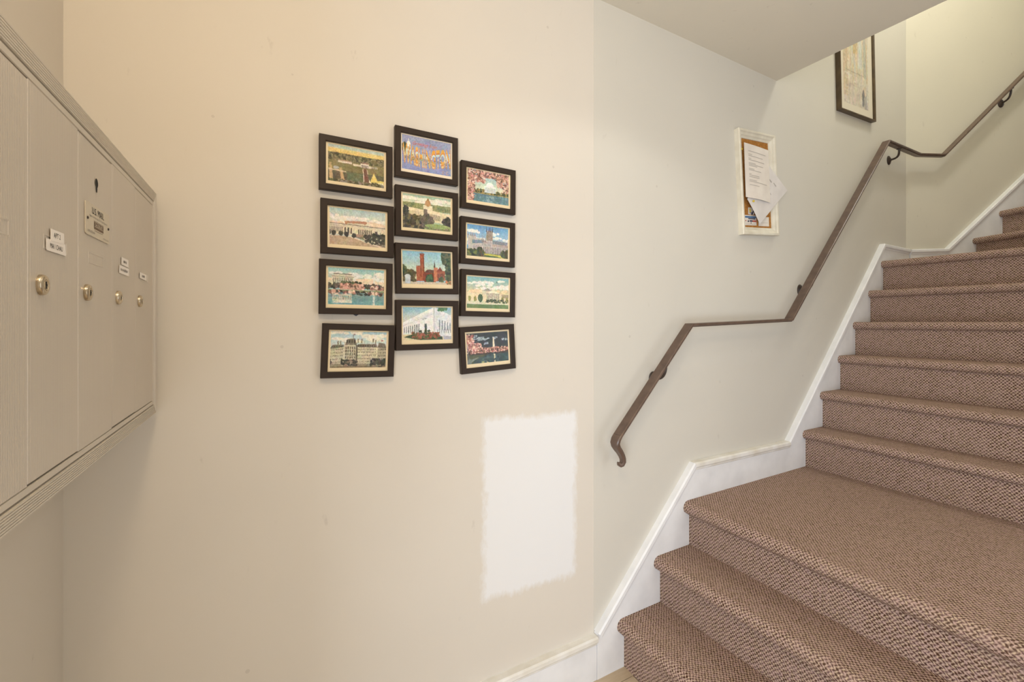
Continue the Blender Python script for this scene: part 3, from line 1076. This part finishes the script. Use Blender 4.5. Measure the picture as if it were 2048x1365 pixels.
def art_gallery():
    p = Paint((150, 196, 200))
    p.grad(0, .55, (110, 180, 196), (240, 206, 140)); p.clouds(.14, .36, (236, 230, 216), 13, .10); p.clouds(.34, .44, (240, 208, 160), 6, .1)
    p.ell(.69, .17, .012, .02, (80, 84, 90))
    p.poly([(.03, .48), (.32, .50), (.32, .70), (.03, .72)], (232, 216, 172)); p.rect(.32, .48, .97, .70, (228, 212, 170)); p.rect(.36, .40, .62, .52, (214, 202, 168)); p.poly([(.36, .42), (.48, .34), (.60, .42)], (160, 156, 140)); p.poly([(.46, .48), (.61, .38), (.76, .48)], (238, 228, 194)); p.rect(.47, .48, .75, .70, (120, 108, 84)); p.cols(.48, .76, .49, .70, 9, (240, 230, 200), .5); p.rect(.80, .5, .97, .6, (170, 150, 120))
    p.rect(0, .70, 1, .78, (214, 206, 170)); p.rect(0, .78, 1, 1, (104, 134, 76)); p.line((0, .785), (1, .78), .008, (230, 226, 200))
    for x in (.10, .22, .82, .92): p.tree(x, .64, .028, .07, [(150, 146, 70), (120, 124, 66), (176, 160, 84)], 14)
    p.tree(.33, .62, .05, .10, [(70, 96, 60), (90, 112, 70)], 30); p.blobs(.45, .66, .95, .73, GR + [(176, 160, 90)], 80, .016)
    return p.done(6, (.045, .05, .045, .10, CREAM))


def art_office():
    p = Paint((170, 200, 206))
    p.grad(0, .5, (160, 198, 206), (222, 222, 206)); p.clouds(.06, .28, (234, 228, 208), 10, .13)
    w1, d1 = (214, 204, 170), (96, 86, 70)
    p.poly([(.03, .44), (.26, .40), (.26, .82), (.03, .80)], w1); p.rect(.26, .30, .46, .82, (206, 196, 164)); p.rect(.46, .40, .80, .82, (222, 212, 176)); p.rect(.80, .40, .96, .82, (196, 186, 156))
    for pts in ([(.02, .46), (.08, .36), (.25, .35), (.26, .41)], [(.27, .36), (.31, .22), (.43, .20), (.46, .36)], [(.46, .42), (.48, .34), (.78, .33), (.80, .42)], [(.80, .42), (.83, .30), (.93, .32), (.97, .44)]): p.poly(pts, (124, 116, 98))
    for x, y in ((.15, .27), (.19, .27), (.47, .21), (.53, .21), (.72, .20), (.76, .23)): p.rect(x, y, x + .02, y + .10, (140, 126, 104))
    p.line((.40, .20), (.40, .10), .006, d1); p.rect(.40, .10, .43, .13, (150, 120, 110)); p.rect(.86, .23, .90, .27, (200, 140, 140))
    for r in range(5):
        y = .44 + .075 * r
        p.cols(.05, .25, y + .02, y + .055, 9, d1, .42, y, y + .04); p.cols(.48, .79, y, y + .04, 12, d1, .40); p.cols(.28, .45, y - .04, y + .02, 5, d1, .5); p.cols(.82, .96, y, y + .05, 5, d1, .5)
        p.line((.03, y + .07), (.96, y + .06), .004, (170, 158, 130))
    p.cols(.29, .45, .24, .31, 4, (64, 56, 48), .5); p.cols(.48, .79, .36, .40, 8, (70, 62, 54), .4); p.cols(.06, .25, .38, .42, 6, (70, 62, 54), .4); p.rect(.445, .36, .475, .82, (110, 100, 84))
    p.rect(0, .80, 1, .88, (170, 158, 130)); p.cols(0, 1, .80, .86, 40, (124, 114, 94), .4); p.grad(.86, 1, (126, 112, 84), (150, 124, 94))
    p.blobs(.70, .70, .98, .84, DG, 60, .025); p.blobs(.22, .72, .46, .84, DG + [(140, 120, 100)], 40, .022); p.rect(.82, .87, .90, .91, (60, 54, 46)); p.tree(.03, .76, .03, .08, DG)
    return p.done(6, BORD)


def art_white():
    p = Paint((160, 200, 220))
    p.grad(0, .5, (126, 186, 216), (238, 220, 190))
    p.poly([(0, .50), (.62, .08), (.62, .80), (0, .74)], (232, 232, 226)); p.poly([(.62, .08), (1, .32), (1, .80), (.62, .80)], (218, 222, 224)); p.poly([(0, .46), (.62, .03), (.62, .10), (0, .52)], (240, 240, 234)); p.poly([(.62, .03), (1, .28), (1, .34), (.62, .10)], (226, 230, 232)); p.line((.62, .05), (.62, .8), .008, (150, 160, 170)); p.line((0, .54), (.62, .20), .005, (180, 184, 184))
    for k in range(9):
        t = k / 9
        x = .02 + .34 * t
        p.poly([(x, .56 - .10 * t), (x + .012 + .008 * t, .555 - .10 * t), (x + .012 + .008 * t, .70 + .01 * t), (x, .70 + .01 * t)], (110, 116, 118))
    p.rect(.44, .46, .48, .68, (86, 94, 96)); p.line((.40, .36), (.48, .32), .02, (170, 172, 170))
    p.cols(.72, .98, .36, .62, 5, (110, 122, 132), .34, .46, .66); p.cols(.68, .98, .62, .72, 7, (120, 130, 128), .3)
    p.blobs(.70, .02, .86, .12, [(64, 120, 84), (90, 140, 90)], 50, .025)
    p.poly([(0, .74), (.30, .72), (.62, .80), (1, .80), (1, 1), (0, 1)], (220, 202, 158)); p.poly([(.05, .80), (.30, .70), (.78, .80), (.80, .98), (.5, .92)], (60, 84, 58)); p.blobs(.22, .70, .72, .84, [(150, 84, 66), (110, 96, 60), (176, 104, 84), (80, 96, 60)], 150, .024); p.poly([(.80, .78), (.97, .80), (.97, .98), (.82, .96)], (170, 174, 178)); p.tree(.46, .66, .025, .09, GR, 20); p.ell(.36, .66, .03, .03, (60, 80, 58)); p.ell(.52, .65, .03, .03, (70, 90, 62))
    return p.done(5, (.04, .05, .04, .12, CREAM))


def art_night():
    p = Paint((44, 58, 64))
    p.grad(0, .6, (44, 54, 58), (58, 66, 70))
    for x, y, w in ((.28, .20, .12), (.40, .24, .12), (.66, .22, .06), (.46, .36, .05), (.88, .28, .06), (.24, .14, .05)):
        for _ in range(12): p.ell(x + rng.uniform(-w, w), y + rng.uniform(-.025, .025), w * .25, .016, [(176, 190, 196), (130, 150, 160)][rng.integers(2)])
    p.poly([(.60, .62), (.618, .22), (.63, .18), (.642, .22), (.665, .62)], (236, 222, 190)); p.poly([(.63, .18), (.642, .22), (.665, .62), (.645, .62)], (206, 190, 160))
    p.blobs(.02, .50, 1, .64, [(80, 60, 52), (60, 54, 48)], 120, .03)
    p.blobs(.04, .10, .20, .60, PK + [(196, 110, 104), (120, 70, 64)], 200, .022); p.blobs(.16, .34, .36, .60, PK + [(196, 110, 104)], 150, .02); p.blobs(.34, .48, 1, .60, PK + [(196, 110, 104), (90, 60, 54)], 260, .018)
    p.grad(.66, 1, (60, 84, 86), (46, 66, 74)); p.poly([(0, .64), (.5, .66), (.2, .80), (.1, 1), (0, 1)], (84, 90, 62)); p.poly([(.02, .78), (.3, .72), (.14, .84), (.12, 1), (.02, 1)], (120, 126, 120))
    p.poly([(.62, .66), (.655, .66), (.66, .94), (.63, .94)], (206, 196, 160)); p.blobs(.36, .80, .50, .93, [(214, 206, 120), (160, 170, 110)], 30, .02); p.blobs(.3, .70, .98, .9, [(56, 86, 90), (40, 62, 70), (74, 104, 104)], 80, .02)
    p.line((.03, .12), (.10, .9), .012, (120, 124, 130))
    return p.done(5, (.05, .06, .045, .11, CREAM))


PW, PH = 0.1883, 0.1432
CARD_IN = 0.0160


def picture(cx, cz, ang, label, img):
    root = empty('picture_frame', (cx, Y_B, cz), (0, R(-ang), 0), label, 'picture', 'small dark framed postcards on the back wall')
    lo = [(0.0005, 0.0), (0, -0.0165), (0.0012, -0.018), (0.0150, -0.018), (0.0163, -0.017), (0.0165, -0.0105), (0.0150, -0.0105)]
    v, f = frame_loops(PW, PH, lo)
    mesh('frame', v, f, M_FRAME, root)
    w, h = PW - 2 * CARD_IN, PH - 2 * CARD_IN
    print_mesh('postcard', img, w + 0.002, h + 0.002, -0.0110, root)
    b = box(-w / 2 - 0.0008, w / 2 + 0.0008, -0.0142, -0.0132, -h / 2 - 0.0008, h / 2 + 0.0008)
    mesh('glass_pane', *b, M_GLASSPANE, root)
    v, f = box(-PW / 2 + 0.004, PW / 2 - 0.004, -0.006, -0.0004, -PH / 2 + 0.004, PH / 2 - 0.004)
    mesh('backing_board', v, f, M_INKGREY, root)
    return root


PICS = [
    (0.2116, 1.7021, -0.1, 'dark framed postcard of an aerial city view under yellow sky, top left', art_aerial),
    (0.4073, 1.7664, 0.0, 'dark framed large letter greetings postcard on lavender ground, topmost of all', art_greet),
    (0.6063, 1.7035, -0.4, 'dark framed postcard of pink blossoms over a domed memorial and blue water', art_blossom),
    (0.2152, 1.5362, 0.0, 'dark framed postcard of a railway station with reddish roof and brown plaza', art_station),
    (0.4079, 1.6005, 0.15, 'dark framed postcard of a gold domed library behind trees and green lawn', art_library),
    (0.6042, 1.5339, -0.65, 'dark framed postcard of a grey gothic cathedral under bright blue sky', art_cathedral),
    (0.2116, 1.3774, -0.5, 'dark framed postcard of a columned temple mirrored in turquoise water', art_lake),
    (0.4084, 1.4387, 1.1, 'dark framed postcard of a red brick castle with a tall tower', art_castle),
    (0.6049, 1.3736, -0.8, 'dark framed postcard of a cream columned gallery above flat green lawn', art_gallery),
    (0.2173, 1.2079, -2.0, 'tilted dark framed postcard of an ornate many windowed stone office block, bottom left', art_office),
    (0.4091, 1.2771, 0.25, 'dark framed postcard of a white modern building behind a flower bed', art_white),
    (0.6039, 1.2033, 2.95, 'tilted dark framed postcard of a floodlit obelisk at night, bottom right', art_night),
]
for cx, cz, ang, lab, fn in PICS:
    pic = picture(cx, cz, ang, lab, fn())
    if fn is art_lake:
        # small dark mounting tab showing below this frame
        pts = [(-0.009, 0.001), (0.0, -0.0045), (0.008, 0.001)]
        vv = [(a - 0.002, yy, -PH / 2 + b) for yy in (-0.0155, -0.0145) for a, b in pts]
        mesh('mounting_tab', vv, [(0, 1, 2), (5, 4, 3), (0, 3, 4, 1), (1, 4, 5, 2), (2, 5, 3, 0)], new_mat('dark_blue_tab', (40, 48, 66), 0.5), pic)

# ------------------------------------------------------------------ pin board with papers
BX, BZ, BW, BH, BA = 2.0008, 1.9304, 0.2815, 0.4764, 4.2
pin = empty('pin_board', (BX, WB, BZ), (0, R(-BA), 0), 'narrow cork pin board in a cream frame on the stair wall', 'pin board')
lo = [(0.001, 0.0), (0.0, -0.022), (0.002, -0.025), (0.009, -0.0255), (0.012, -0.023), (0.014, -0.020), (0.024, -0.017), (0.026, -0.0145), (0.030, -0.012), (0.036, -0.010), (0.037, -0.004)]
mesh('frame', *frame_loops(BW, BH, lo), M_WHITEWOOD, pin)
mesh('cork_panel', *box(-BW / 2 + .004, BW / 2 - .004, -0.0065, -0.0005, -BH / 2 + .004, BH / 2 - .004), M_CORK, pin)


def sheet(name, corners, lines, label, cat, mat, bow=0.004, curl=0.0, th=0.0005):
    """a pinned sheet of paper; corners TL,TR,BR,BL as (x, y, z); lines are printed strokes [(u0,u1,v,thick,mat)]"""
    TL, TR, BR_, BL = [Vector(c) for c in corners]
    c0 = (TL + TR + BR_ + BL) / 4
    N = 10
    def P(u, v, lift=0.0):
        p = (TL * (1 - u) + TR * u) * (1 - v) + (BL * (1 - u) + BR_ * u) * v
        p = p - Vector((0, 1, 0)) * (bow * math.sin(math.pi * u) * (0.4 + v) + curl * v * v * v + lift)
        return tuple(p)
    mb = MB()
    grid = [P(i / N, j / N) for j in range(N + 1) for i in range(N + 1)]
    back = [(a, b + th, c) for a, b, c in grid]
    fr = [(j * (N + 1) + i, (j + 1) * (N + 1) + i, (j + 1) * (N + 1) + i + 1, j * (N + 1) + i + 1) for j in range(N) for i in range(N)]
    mb.add(grid, fr, 0)
    mb.add(back, [tuple(reversed(q)) for q in fr], 0)
    for (u0, u1, v, t, mi) in lines:
        k = max(2, int((u1 - u0) * 12))
        for a in range(k):
            ua, ub = u0 + (u1 - u0) * a / k, u0 + (u1 - u0) * (a + 1) / k
            mb.add([P(ua, v, .0006), P(ua, v + t, .0006), P(ub, v + t, .0006), P(ub, v, .0006)], [(0, 1, 2, 3)], mi)
    o = mb.build(name, mat, off=tuple(c0), smooth=True)
    o.location = c0
    return tag(o, label, cat)


M_PAPER = noisy('white_paper', (232, 224, 212), (222, 212, 200), 14, 0.8, 0.2)
M_PAPER2 = noisy('grey_white_paper', (226, 220, 214), (216, 210, 204), 14, 0.8, 0.2)
M_TXT = new_mat('faded_print', (178, 170, 160), 0.8)
M_BLUEINK = new_mat('blue_print', (60, 104, 150), 0.6)
M_NAVY = new_mat('navy_print', (38, 42, 74), 0.6)
M_RED = new_mat('red_print', (190, 86, 72), 0.6)
M_YEL = new_mat('yellow_print', (222, 200, 96), 0.6)
tx = [(.14, .84, .125, .012, 1)]
for v0, segs in ((.185, ((.14, .28),)), (.212, ((.14, .70),)), (.262, ((.14, .24),)), (.288, ((.14, .76),)), (.345, ((.14, .40),)), (.37, ((.14, .70),)), (.395, ((.14, .45),)), (.45, ((.14, .34),)), (.475, ((.14, .60),)), (.545, ((.14, .22),)), (.57, ((.14, .52),)), (.60, ((.14, .52),)), (.66, ((.14, .40),)), (.685, ((.14, .84),)), (.75, ((.14, .50),))):
    for a, b in segs:
        tx.append((a, b, v0, .011, 1))
YF = WB - 0.030
sheet('typed_notice', [(1.872, WB - .0295, 2.094), (2.057, WB - .0305, 2.092), (2.071, WB - .0310, 1.847), (1.885, WB - .0300, 1.850)], tx,
      'white typed notice sheet pinned upright on the cork board', 'paper', [M_PAPER, M_TXT], bow=0.006)
lt = [(.30, .42, .20, .03, 1), (.48, .62, .17, .02, 1), (.30, .50, .34, .012, 1), (.55, .65, .4, .012, 1)]
sheet('folded_letter', [(2.058, WB - .0268, 2.028), (2.215, WB - .0290, 1.928), (1.994, WB - .0268, 1.739), (1.901, WB - .0262, 1.844)], lt,
      'slanted greyish letter sheet poking out past the pin board frame', 'paper', [M_PAPER2, M_TXT], bow=0.002)
YK = WB - 0.0075
ck = sheet('check_card', [(1.937, YK, 1.815), (1.980, YK, 1.818), (1.982, YK, 1.786), (1.938, YK, 1.783)],
           [(.15, .45, .2, .5, 2), (.2, .4, .75, .1, 1)], 'tiny white card with a dark tick mark near the board bottom', 'card', [M_PAPER, M_NAVY, M_YEL], bow=0.0)
# tick mark
mbk = MB()
tk = [(.40, .60), (.50, .62), (.58, .74), (.86, .26), (1.05, .22), (.64, 1.0), (.54, 1.0)]
mbk.add([(1.9375 + u * .044 - 1.959, YK - .001 - ck.location.y, 1.816 - v * .033 - ck.location.z + (1.959 - 1.959)) for u, v in tk], [(0, 1, 2, 6), (2, 3, 4, 5), (2, 5, 6)], 0)
tko = mbk.build('tick_mark', M_NAVY, ck)
sheet('business_card', [(1.909, YK, 1.777), (1.999, YK, 1.784), (2.001, YK, 1.738), (1.910, YK, 1.730)],
      [(.04, .96, .10, .17, 1), (.30, .9, .30, .10, 2), (.06, .14, .50, .10, 3), (.26, .36, .52, .16, 2), (.42, .66, .50, .14, 2), (.66, .98, .50, .16, 3), (.5, .56, .7, .12, 2), (.1, .9, .86, .03, 4)],
      'white business card with blue band and red lettering at board corner', 'card', [M_PAPER, M_BLUEINK, M_NAVY, M_RED, M_TXT], bow=0.0)
sheet('blank_card', [(2.016, YK, 1.780), (2.098, YK, 1.788), (2.100, YK, 1.744), (2.016, YK, 1.737)],
      [(.1, .9, .62, .03, 1)], 'plain white card tucked in the lower right of the board', 'card', [M_PAPER, M_TXT], bow=0.0)


def pushpin(x, y, z, label):
    lv, lf = lathe([(0.0012, 0.0), (0.0055, 0.001), (0.0055, 0.003), (0.0032, 0.004), (0.0036, 0.010), (0.0052, 0.0115), (0.0048, 0.013)], 14)
    o = mesh('push_pin', [(a, -c, b) for a, b, c in lv], [tuple(reversed(q)) for q in lf], M_PINY, smooth=True)
    o.location = (x, y, z)
    tag(o, label, 'push pin')


pushpin(1.939, WB - 0.0215, 1.838, 'yellow push pin holding the slanted letter sheet')
pushpin(1.872, WB - 0.0075, 2.068, 'yellow push pin in the cork left of the typed notice')

# ------------------------------------------------------------------ large framed print up the stairs
def art_print():
    p = Paint((220, 202, 162), 90, 124)
    p.grad(0, 1, (226, 208, 160), (204, 190, 172))
    for k in range(70):
        x = rng.uniform(0, 1)
        c = [(232, 214, 170), (220, 190, 130), (236, 226, 198), (198, 196, 184), (206, 172, 122)][rng.integers(5)]
        w = rng.uniform(.01, .05)
        p.rect(x, rng.uniform(0, .3), x + w, rng.uniform(.4, .7), c)
    p.rect(.40, 0, .56, .34, (206, 164, 92)); p.rect(.60, 0, .74, .5, (206, 212, 206)); p.rect(.80, 0, .92, .6, (170, 172, 152)); p.rect(0, .0, .18, .9, (206, 176, 128))
    p.line((.1, .58), (.85, .58), .008, (150, 130, 106))
    for k in range(60):
        x, y = rng.uniform(0, .95), rng.uniform(.6, 1)
        p.rect(x, y, x + rng.uniform(.05, .2), y + .012, [(214, 200, 180), (190, 168, 146), (226, 218, 204)][rng.integers(3)])
    p.ell(.82, .78, .05, .07, (226, 190, 140)); p.poly([(.72, .82), (.80, .74), (.84, .84), (.80, .97), (.74, .97)], (86, 84, 88)); p.poly([(.80, .84), (.92, .82), (.95, 1), (.82, 1)], (150, 146, 142)); p.line((.80, .82), (.78, .96), .03, (60, 60, 66))
    p.a = p.a * .62 + np.array((232, 218, 184)) * .38
    return p.done(4, None, 1.0)


UW, UH, UA = 0.405, 0.56, 2.6
ux, uz = 2.93, 2.461 + UH / 2
up = empty('framed_print', (ux, WB, uz), (0, R(-UA), 0), 'larger bronze framed print of hazy gold streaks high on the stair wall', 'picture')
lo = [(0.001, 0.0), (0.0, -0.024), (0.0015, -0.026), (0.006, -0.026), (0.009, -0.024), (0.012, -0.021), (0.0125, -0.012), (0.011, -0.012)]
mesh('frame', *frame_loops(UW, UH, lo), M_GILT, up)
mesh('backing_board', *box(-UW / 2 + .004, UW / 2 - .004, -0.008, -0.0005, -UH / 2 + .004, UH / 2 - .004), M_INKGREY, up)
wi, hi = UW - .022, UH - .022
mesh('mount', *frame_loops(wi, hi, [(0, -0.0125), (0.0, -0.0135), (0.045, -0.0135), (0.046, -0.0120)]), M_MAT, up)
print_mesh('art_print', art_print(), wi - .09, hi - .09, -0.0122, up)
mesh('glass_pane', *box(-wi / 2 + .001, wi / 2 - .001, -0.0165, -0.0155, -hi / 2 + .001, hi / 2 - .001), M_GLASSPANE, up)

# ------------------------------------------------------------------ mailboxes
MX = -0.212
MZ0, MZ1 = CAM_Z - 0.199, CAM_Z + 0.2835
MY0, MY1 = 0.459 - 0.138 - 0.035, 1.2255
MO = (X_L, 0.75, MZ0)
mail = empty('mailbox_unit', MO, label='beige metal wall mailbox unit with ribbed vertical doors on the left wall', cat='mailbox')
mesh('housing', *box(X_L + 0.0005, MX - 0.014, MY0 + 0.006, MY1 - 0.006, MZ0 + 0.006, MZ1 - 0.006), M_ALU, mail, off=MO)
# ribbed face frame: local (a = along Y, b = Z), insets -> depth
loops = [(0.0, MX - 0.016), (0.0, MX - 0.002), (0.0008, MX - 0.0012)]
for k in range(7):
    i0 = 0.0015 + k * 0.0031
    loops += [(i0, MX), (i0 + 0.0019, MX), (i0 + 0.0023, MX - 0.0010), (i0 + 0.0028, MX - 0.0010)]
loops += [(0.0232, MX - 0.0045), (0.0252, MX - 0.0045), (0.0258, MX - 0.0008), (0.0328, MX - 0.0008), (0.0335, MX - 0.0018), (0.0337, MX - 0.013)]
v, f = [], []
for ins, x in loops:
    v += [(x, MY0 + ins, MZ0 + ins * 0.92), (x, MY1 - ins, MZ0 + ins * 0.92), (x, MY1 - ins, MZ1 - ins), (x, MY0 + ins, MZ1 - ins)]
for k in range(len(loops) - 1):
    for s in range(4):
        t = (s + 1) % 4
        f.append((k * 4 + s, k * 4 + t, (k + 1) * 4 + t, (k + 1) * 4 + s))
mesh('face_frame', v, f, M_ALU, mail, off=MO)

DZ0, DZ1 = CAM_Z - 0.1660, CAM_Z + 0.2480
DB = [0.355, 0.493, 0.631, 0.768, 0.910, 1.048, 1.1905]
FX = MX - 0.0008


def flat_poly(pts, x):
    return [(x, a, b) for a, b in pts], [tuple(range(len(pts)))]


def sticker(pts, x, parent, texts=(), strokes=(), label=None):
    """thin tape label with its lettering; pts (Y, Z) counter-clockwise"""
    mb = MB()
    n = len(pts)
    mb.add([(x, a, b) for a, b in pts] + [(x + 0.0004, a, b) for a, b in pts],
           [tuple(range(n - 1, -1, -1)), tuple(n + k for k in range(n))] + [(k, (k + 1) % n, n + (k + 1) % n, n + k) for k in range(n)], 0)
    for body, cy, cz, h, w in texts:
        P, F = text_mesh(body, height=h, width=w)
        mb.add([(x + 0.0006, cy + a, cz + b) for a, b in P], F, 1)
    for y0, y1, z0, z1 in strokes:
        mb.add([(x + 0.0006, y0, z0), (x + 0.0006, y1, z0), (x + 0.0006, y1, z1), (x + 0.0006, y0, z1)], [(0, 1, 2, 3)], 2)
    o = mb.build('name_sticker', [M_STICK, M_INK, M_INKGREY], parent, off=MO)
    if label: o['label'] = label
    return o


def slot_rim(y0, y1, z0, z1, parent):
    v, f = [], []
    for ins, x in ((0.0, FX), (0.0006, FX + 0.0005), (0.0014, FX + 0.0005), (0.0020, FX - 0.0002)):
        v += [(x, y0 + ins, z0 + ins), (x, y1 - ins, z0 + ins), (x, y1 - ins, z1 - ins), (x, y0 + ins, z1 - ins)]
    for k in range(3):
        for s in range(4):
            t = (s + 1) % 4
            f.append((k * 4 + s, k * 4 + t, (k + 1) * 4 + t, (k + 1) * 4 + s))
    mesh('name_slot', v, f, M_DOOR, parent, off=MO)


def lock(y, z, parent):
    mb = MB()
    lv, lf = lathe([(0.0112, 0.0), (0.0112, 0.0022), (0.0108, 0.0036), (0.0098, 0.0046), (0.0086, 0.0050), (0.0062, 0.0050), (0.0058, 0.0042), (0.0052, 0.0042), (0.0050, 0.0048), (0.0012, 0.0048)], 28)
    mb.add([(FX + c, y + a, z + b) for a, b, c in lv], lf, 0)
    k = FX + 0.00515
    mb.add([(k, y - .0011, z - .0042), (k, y + .0011, z - .0042), (k, y + .0011, z + .0038), (k, y - .0011, z + .0038)], [(0, 1, 2, 3)], 1)
    mb.add([(k, y + .0011, z - .0012), (k, y + .0021, z - .0012), (k, y + .0021, z + .0012), (k, y + .0011, z + .0012)], [(0, 1, 2, 3)], 1)
    o = mb.build('cam_lock', [M_NICKEL, M_BLACKHOLE], parent, off=MO, smooth=True, angle=40)
    o['label'] = 'round nickel cam lock with keyway'


doors = []
for k in range(6):
    y0, y1 = DB[k] + 0.0005, DB[k + 1] - 0.0005
    # door leaf with rolled vertical edges
    prof = [(y0, FX - 0.012), (y0, FX - 0.0006), (y0 + 0.0006, FX), (y0 + 0.0052, FX), (y0 + 0.0055, FX - 0.0003), (y0 + 0.0058, FX), (y1 - 0.0006, FX), (y1, FX - 0.0006), (y1, FX - 0.012)]
    n = len(prof)
    dz = [0.0, -0.001, 0.0006, -0.0008, 0.001, 0.0][k]
    v = [(x, yy, DZ0 + dz) for yy, x in prof] + [(x, yy, DZ1 + dz) for yy, x in prof]
    f = [(a, (a + 1) % n, n + (a + 1) % n, n + a) for a in range(n)] + [tuple(range(n - 1, -1, -1)), tuple(n + a for a in range(n))]
    d = mesh('mailbox_door', v, f, M_DOOR, mail, off=MO)
    doors.append(d)
    if k >= 1:
        slot_rim(y0 + 0.036, y0 + 0.100, CAM_Z + 0.0808, CAM_Z + 0.0970, d)
    if k != 1:
        lock(y0 + 0.0282, CAM_Z + 0.0402, d)
mesh('dark_interior', *box(FX - 0.0138, FX - 0.0122, DB[0] - .01, DB[-1] + .004, DZ0 - .004, DZ1 + .006), M_BLACKHOLE, mail, off=MO)
z = CAM_Z
sticker([(0.6705, z + .0815), (0.6725, z + .0795), (0.7250, z + .0797), (0.7225, z + .0935), (0.6705, z + .0925)], FX + .0010, doors[2], [('MAI / CHAU', 0.697, z + .0862, .0056, .034)])
sticker([(0.6805, z + .0915), (0.7180, z + .0935), (0.7175, z + .1055), (0.6810, z + .1050)], FX + .0014, doors[2], [('APT 2', 0.6975, z + .0992, .0056, .018)])


def blur_text(y0, y1, zc, h, n):
    w = (y1 - y0) / n
    return [(y0 + k * w, y0 + k * w + w * random.uniform(.45, .8), zc - h / 2 * random.uniform(.7, 1), zc + h / 2 * random.uniform(.7, 1)) for k in range(n)]


sticker([(0.9440, z + .0815), (1.0000, z + .0805), (1.0010, z + .0935), (0.9455, z + .0945)], FX + .0010, doors[4], strokes=blur_text(.951, .994, z + .0875, .0050, 9))
sticker([(0.9570, z + .0965), (0.9985, z + .0955), (0.9980, z + .1085), (0.9575, z + .1090)], FX + .0010, doors[4], strokes=blur_text(.968, .987, z + .1023, .0050, 4))
sticker([(1.0770, z + .0845), (1.1290, z + .0830), (1.1300, z + .0950), (1.0780, z + .0955)], FX + .0012, doors[5], strokes=blur_text(1.092, 1.115, z + .0895, .0048, 4))
# U.S. mail plate on the master door
mb = MB()
py0, py1, pz0, pz1, rr = 0.790, 0.890, z + 0.1193, z + 0.1638, 0.004
pts = []
for cy, cz, a0 in ((py1 - rr, pz1 - rr, 0), (py0 + rr, pz1 - rr, 90), (py0 + rr, pz0 + rr, 180), (py1 - rr, pz0 + rr, 270)):
    for k in range(5):
        a = R(a0 + 22.5 * k)
        pts.append((cy + rr * math.cos(a), cz + rr * math.sin(a)))
n = len(pts)
px = FX + 0.0003
mb.add([(px, a, b) for a, b in pts] + [(px + 0.0012, a, b) for a, b in pts],
       [tuple(range(n - 1, -1, -1)), tuple(n + k for k in range(n))] + [(k, (k + 1) % n, n + (k + 1) % n, n + k) for k in range(n)], 0)


def ptext(body, cy, cz, h, w, mi):
    P, F = text_mesh(body, height=h, width=w)
    mb.add([(px + 0.0016, cy + a, cz + b) for a, b in P], F, mi)


pcy = (py0 + py1) / 2
ptext('U.S. MAIL', pcy - .001, z + .1553, .0092, .050, 1)
ptext('Approved by the U.S. Postal Service', pcy + .001, z + .1465, .0036, .076, 2)
bx0, bx1, bz0, bz1 = pcy - .0175, pcy + .0225, z + .1308, z + .1422
mb.add([(px + .0014, bx0, bz0), (px + .0014, bx1, bz0), (px + .0014, bx1, bz1), (px + .0014, bx0, bz1)], [(0, 1, 2, 3)], 3)
for a in ((bz0 + .0034, bz0 + .0040), (bz1 - .0014, bz1 - .0008)):
    mb.add([(px + .0016, bx0 + .001, a[0]), (px + .0016, bx1 - .001, a[0]), (px + .0016, bx1 - .001, a[1]), (px + .0016, bx0 + .001, a[1])], [(0, 1, 2, 3)], 0)
ptext('SALSBURY', (bx0 + bx1) / 2, z + .1375, .0042, .033, 0)
mb.add([(px + .0014, bx0 + .002, z + .1285), (px + .0014, bx1 - .003, z + .1285), (px + .0014, bx1 - .003, z + .1291), (px + .0014, bx0 + .002, z + .1291)], [(0, 1, 2, 3)], 3)
ptext('USPS-STD-4B+', py0 + .021, z + .1248, .0032, .030, 2)
ptext('salsbury.com', py1 - .018, z + .1232, .0032, .024, 2)
plate = mb.build('mail_plate', [M_PLATE, M_INK, M_INKGREY, M_PLATEBROWN], doors[3], off=MO)
plate['label'] = 'pale enamel plate lettered U.S. MAIL'
for cy in (py0 + .0065, py1 - .0055):
    lv, lf = lathe([(0.0020, 0), (0.0020, 0.0006), (0.0012, 0.0013)], 12)
    mesh('rivet', [(px + .0012 + c, cy + a, (pz0 + pz1) / 2 + b) for a, b, c in lv], lf, M_RAILDK, doors[3], off=MO, smooth=True)
# key hole in the master door, its inner shade a flat black shape
kh = []
for k in range(17):
    a = R(-55 + 290 * k / 16)
    kh.append((0.8375 + 0.0068 * math.cos(a), z + 0.1985 + 0.0068 * math.sin(a)))
kh = [(0.8412, z + .1895)] + kh + [(0.8338, z + .1895), (0.8345, z + .1862), (0.8375, z + .1848), (0.8405, z + .1862)]
mb = MB()
nk = len(kh)
mb.add([(FX + .0003, a, b) for a, b in kh], [tuple(range(nk))], 0)
out = [(0.8375 + (a - 0.8375) * 1.16, z + .195 + (b - z - .195) * 1.10) for a, b in kh]
mb.add([(FX + .0004, a, b) for a, b in kh] + [(FX + .0004, a, b) for a, b in out], [(k, nk + k, nk + (k + 1) % nk, (k + 1) % nk) for k in range(nk)], 1)
mb.build('key_hole', [M_BLACKHOLE, M_PLATE], doors[3], off=MO)
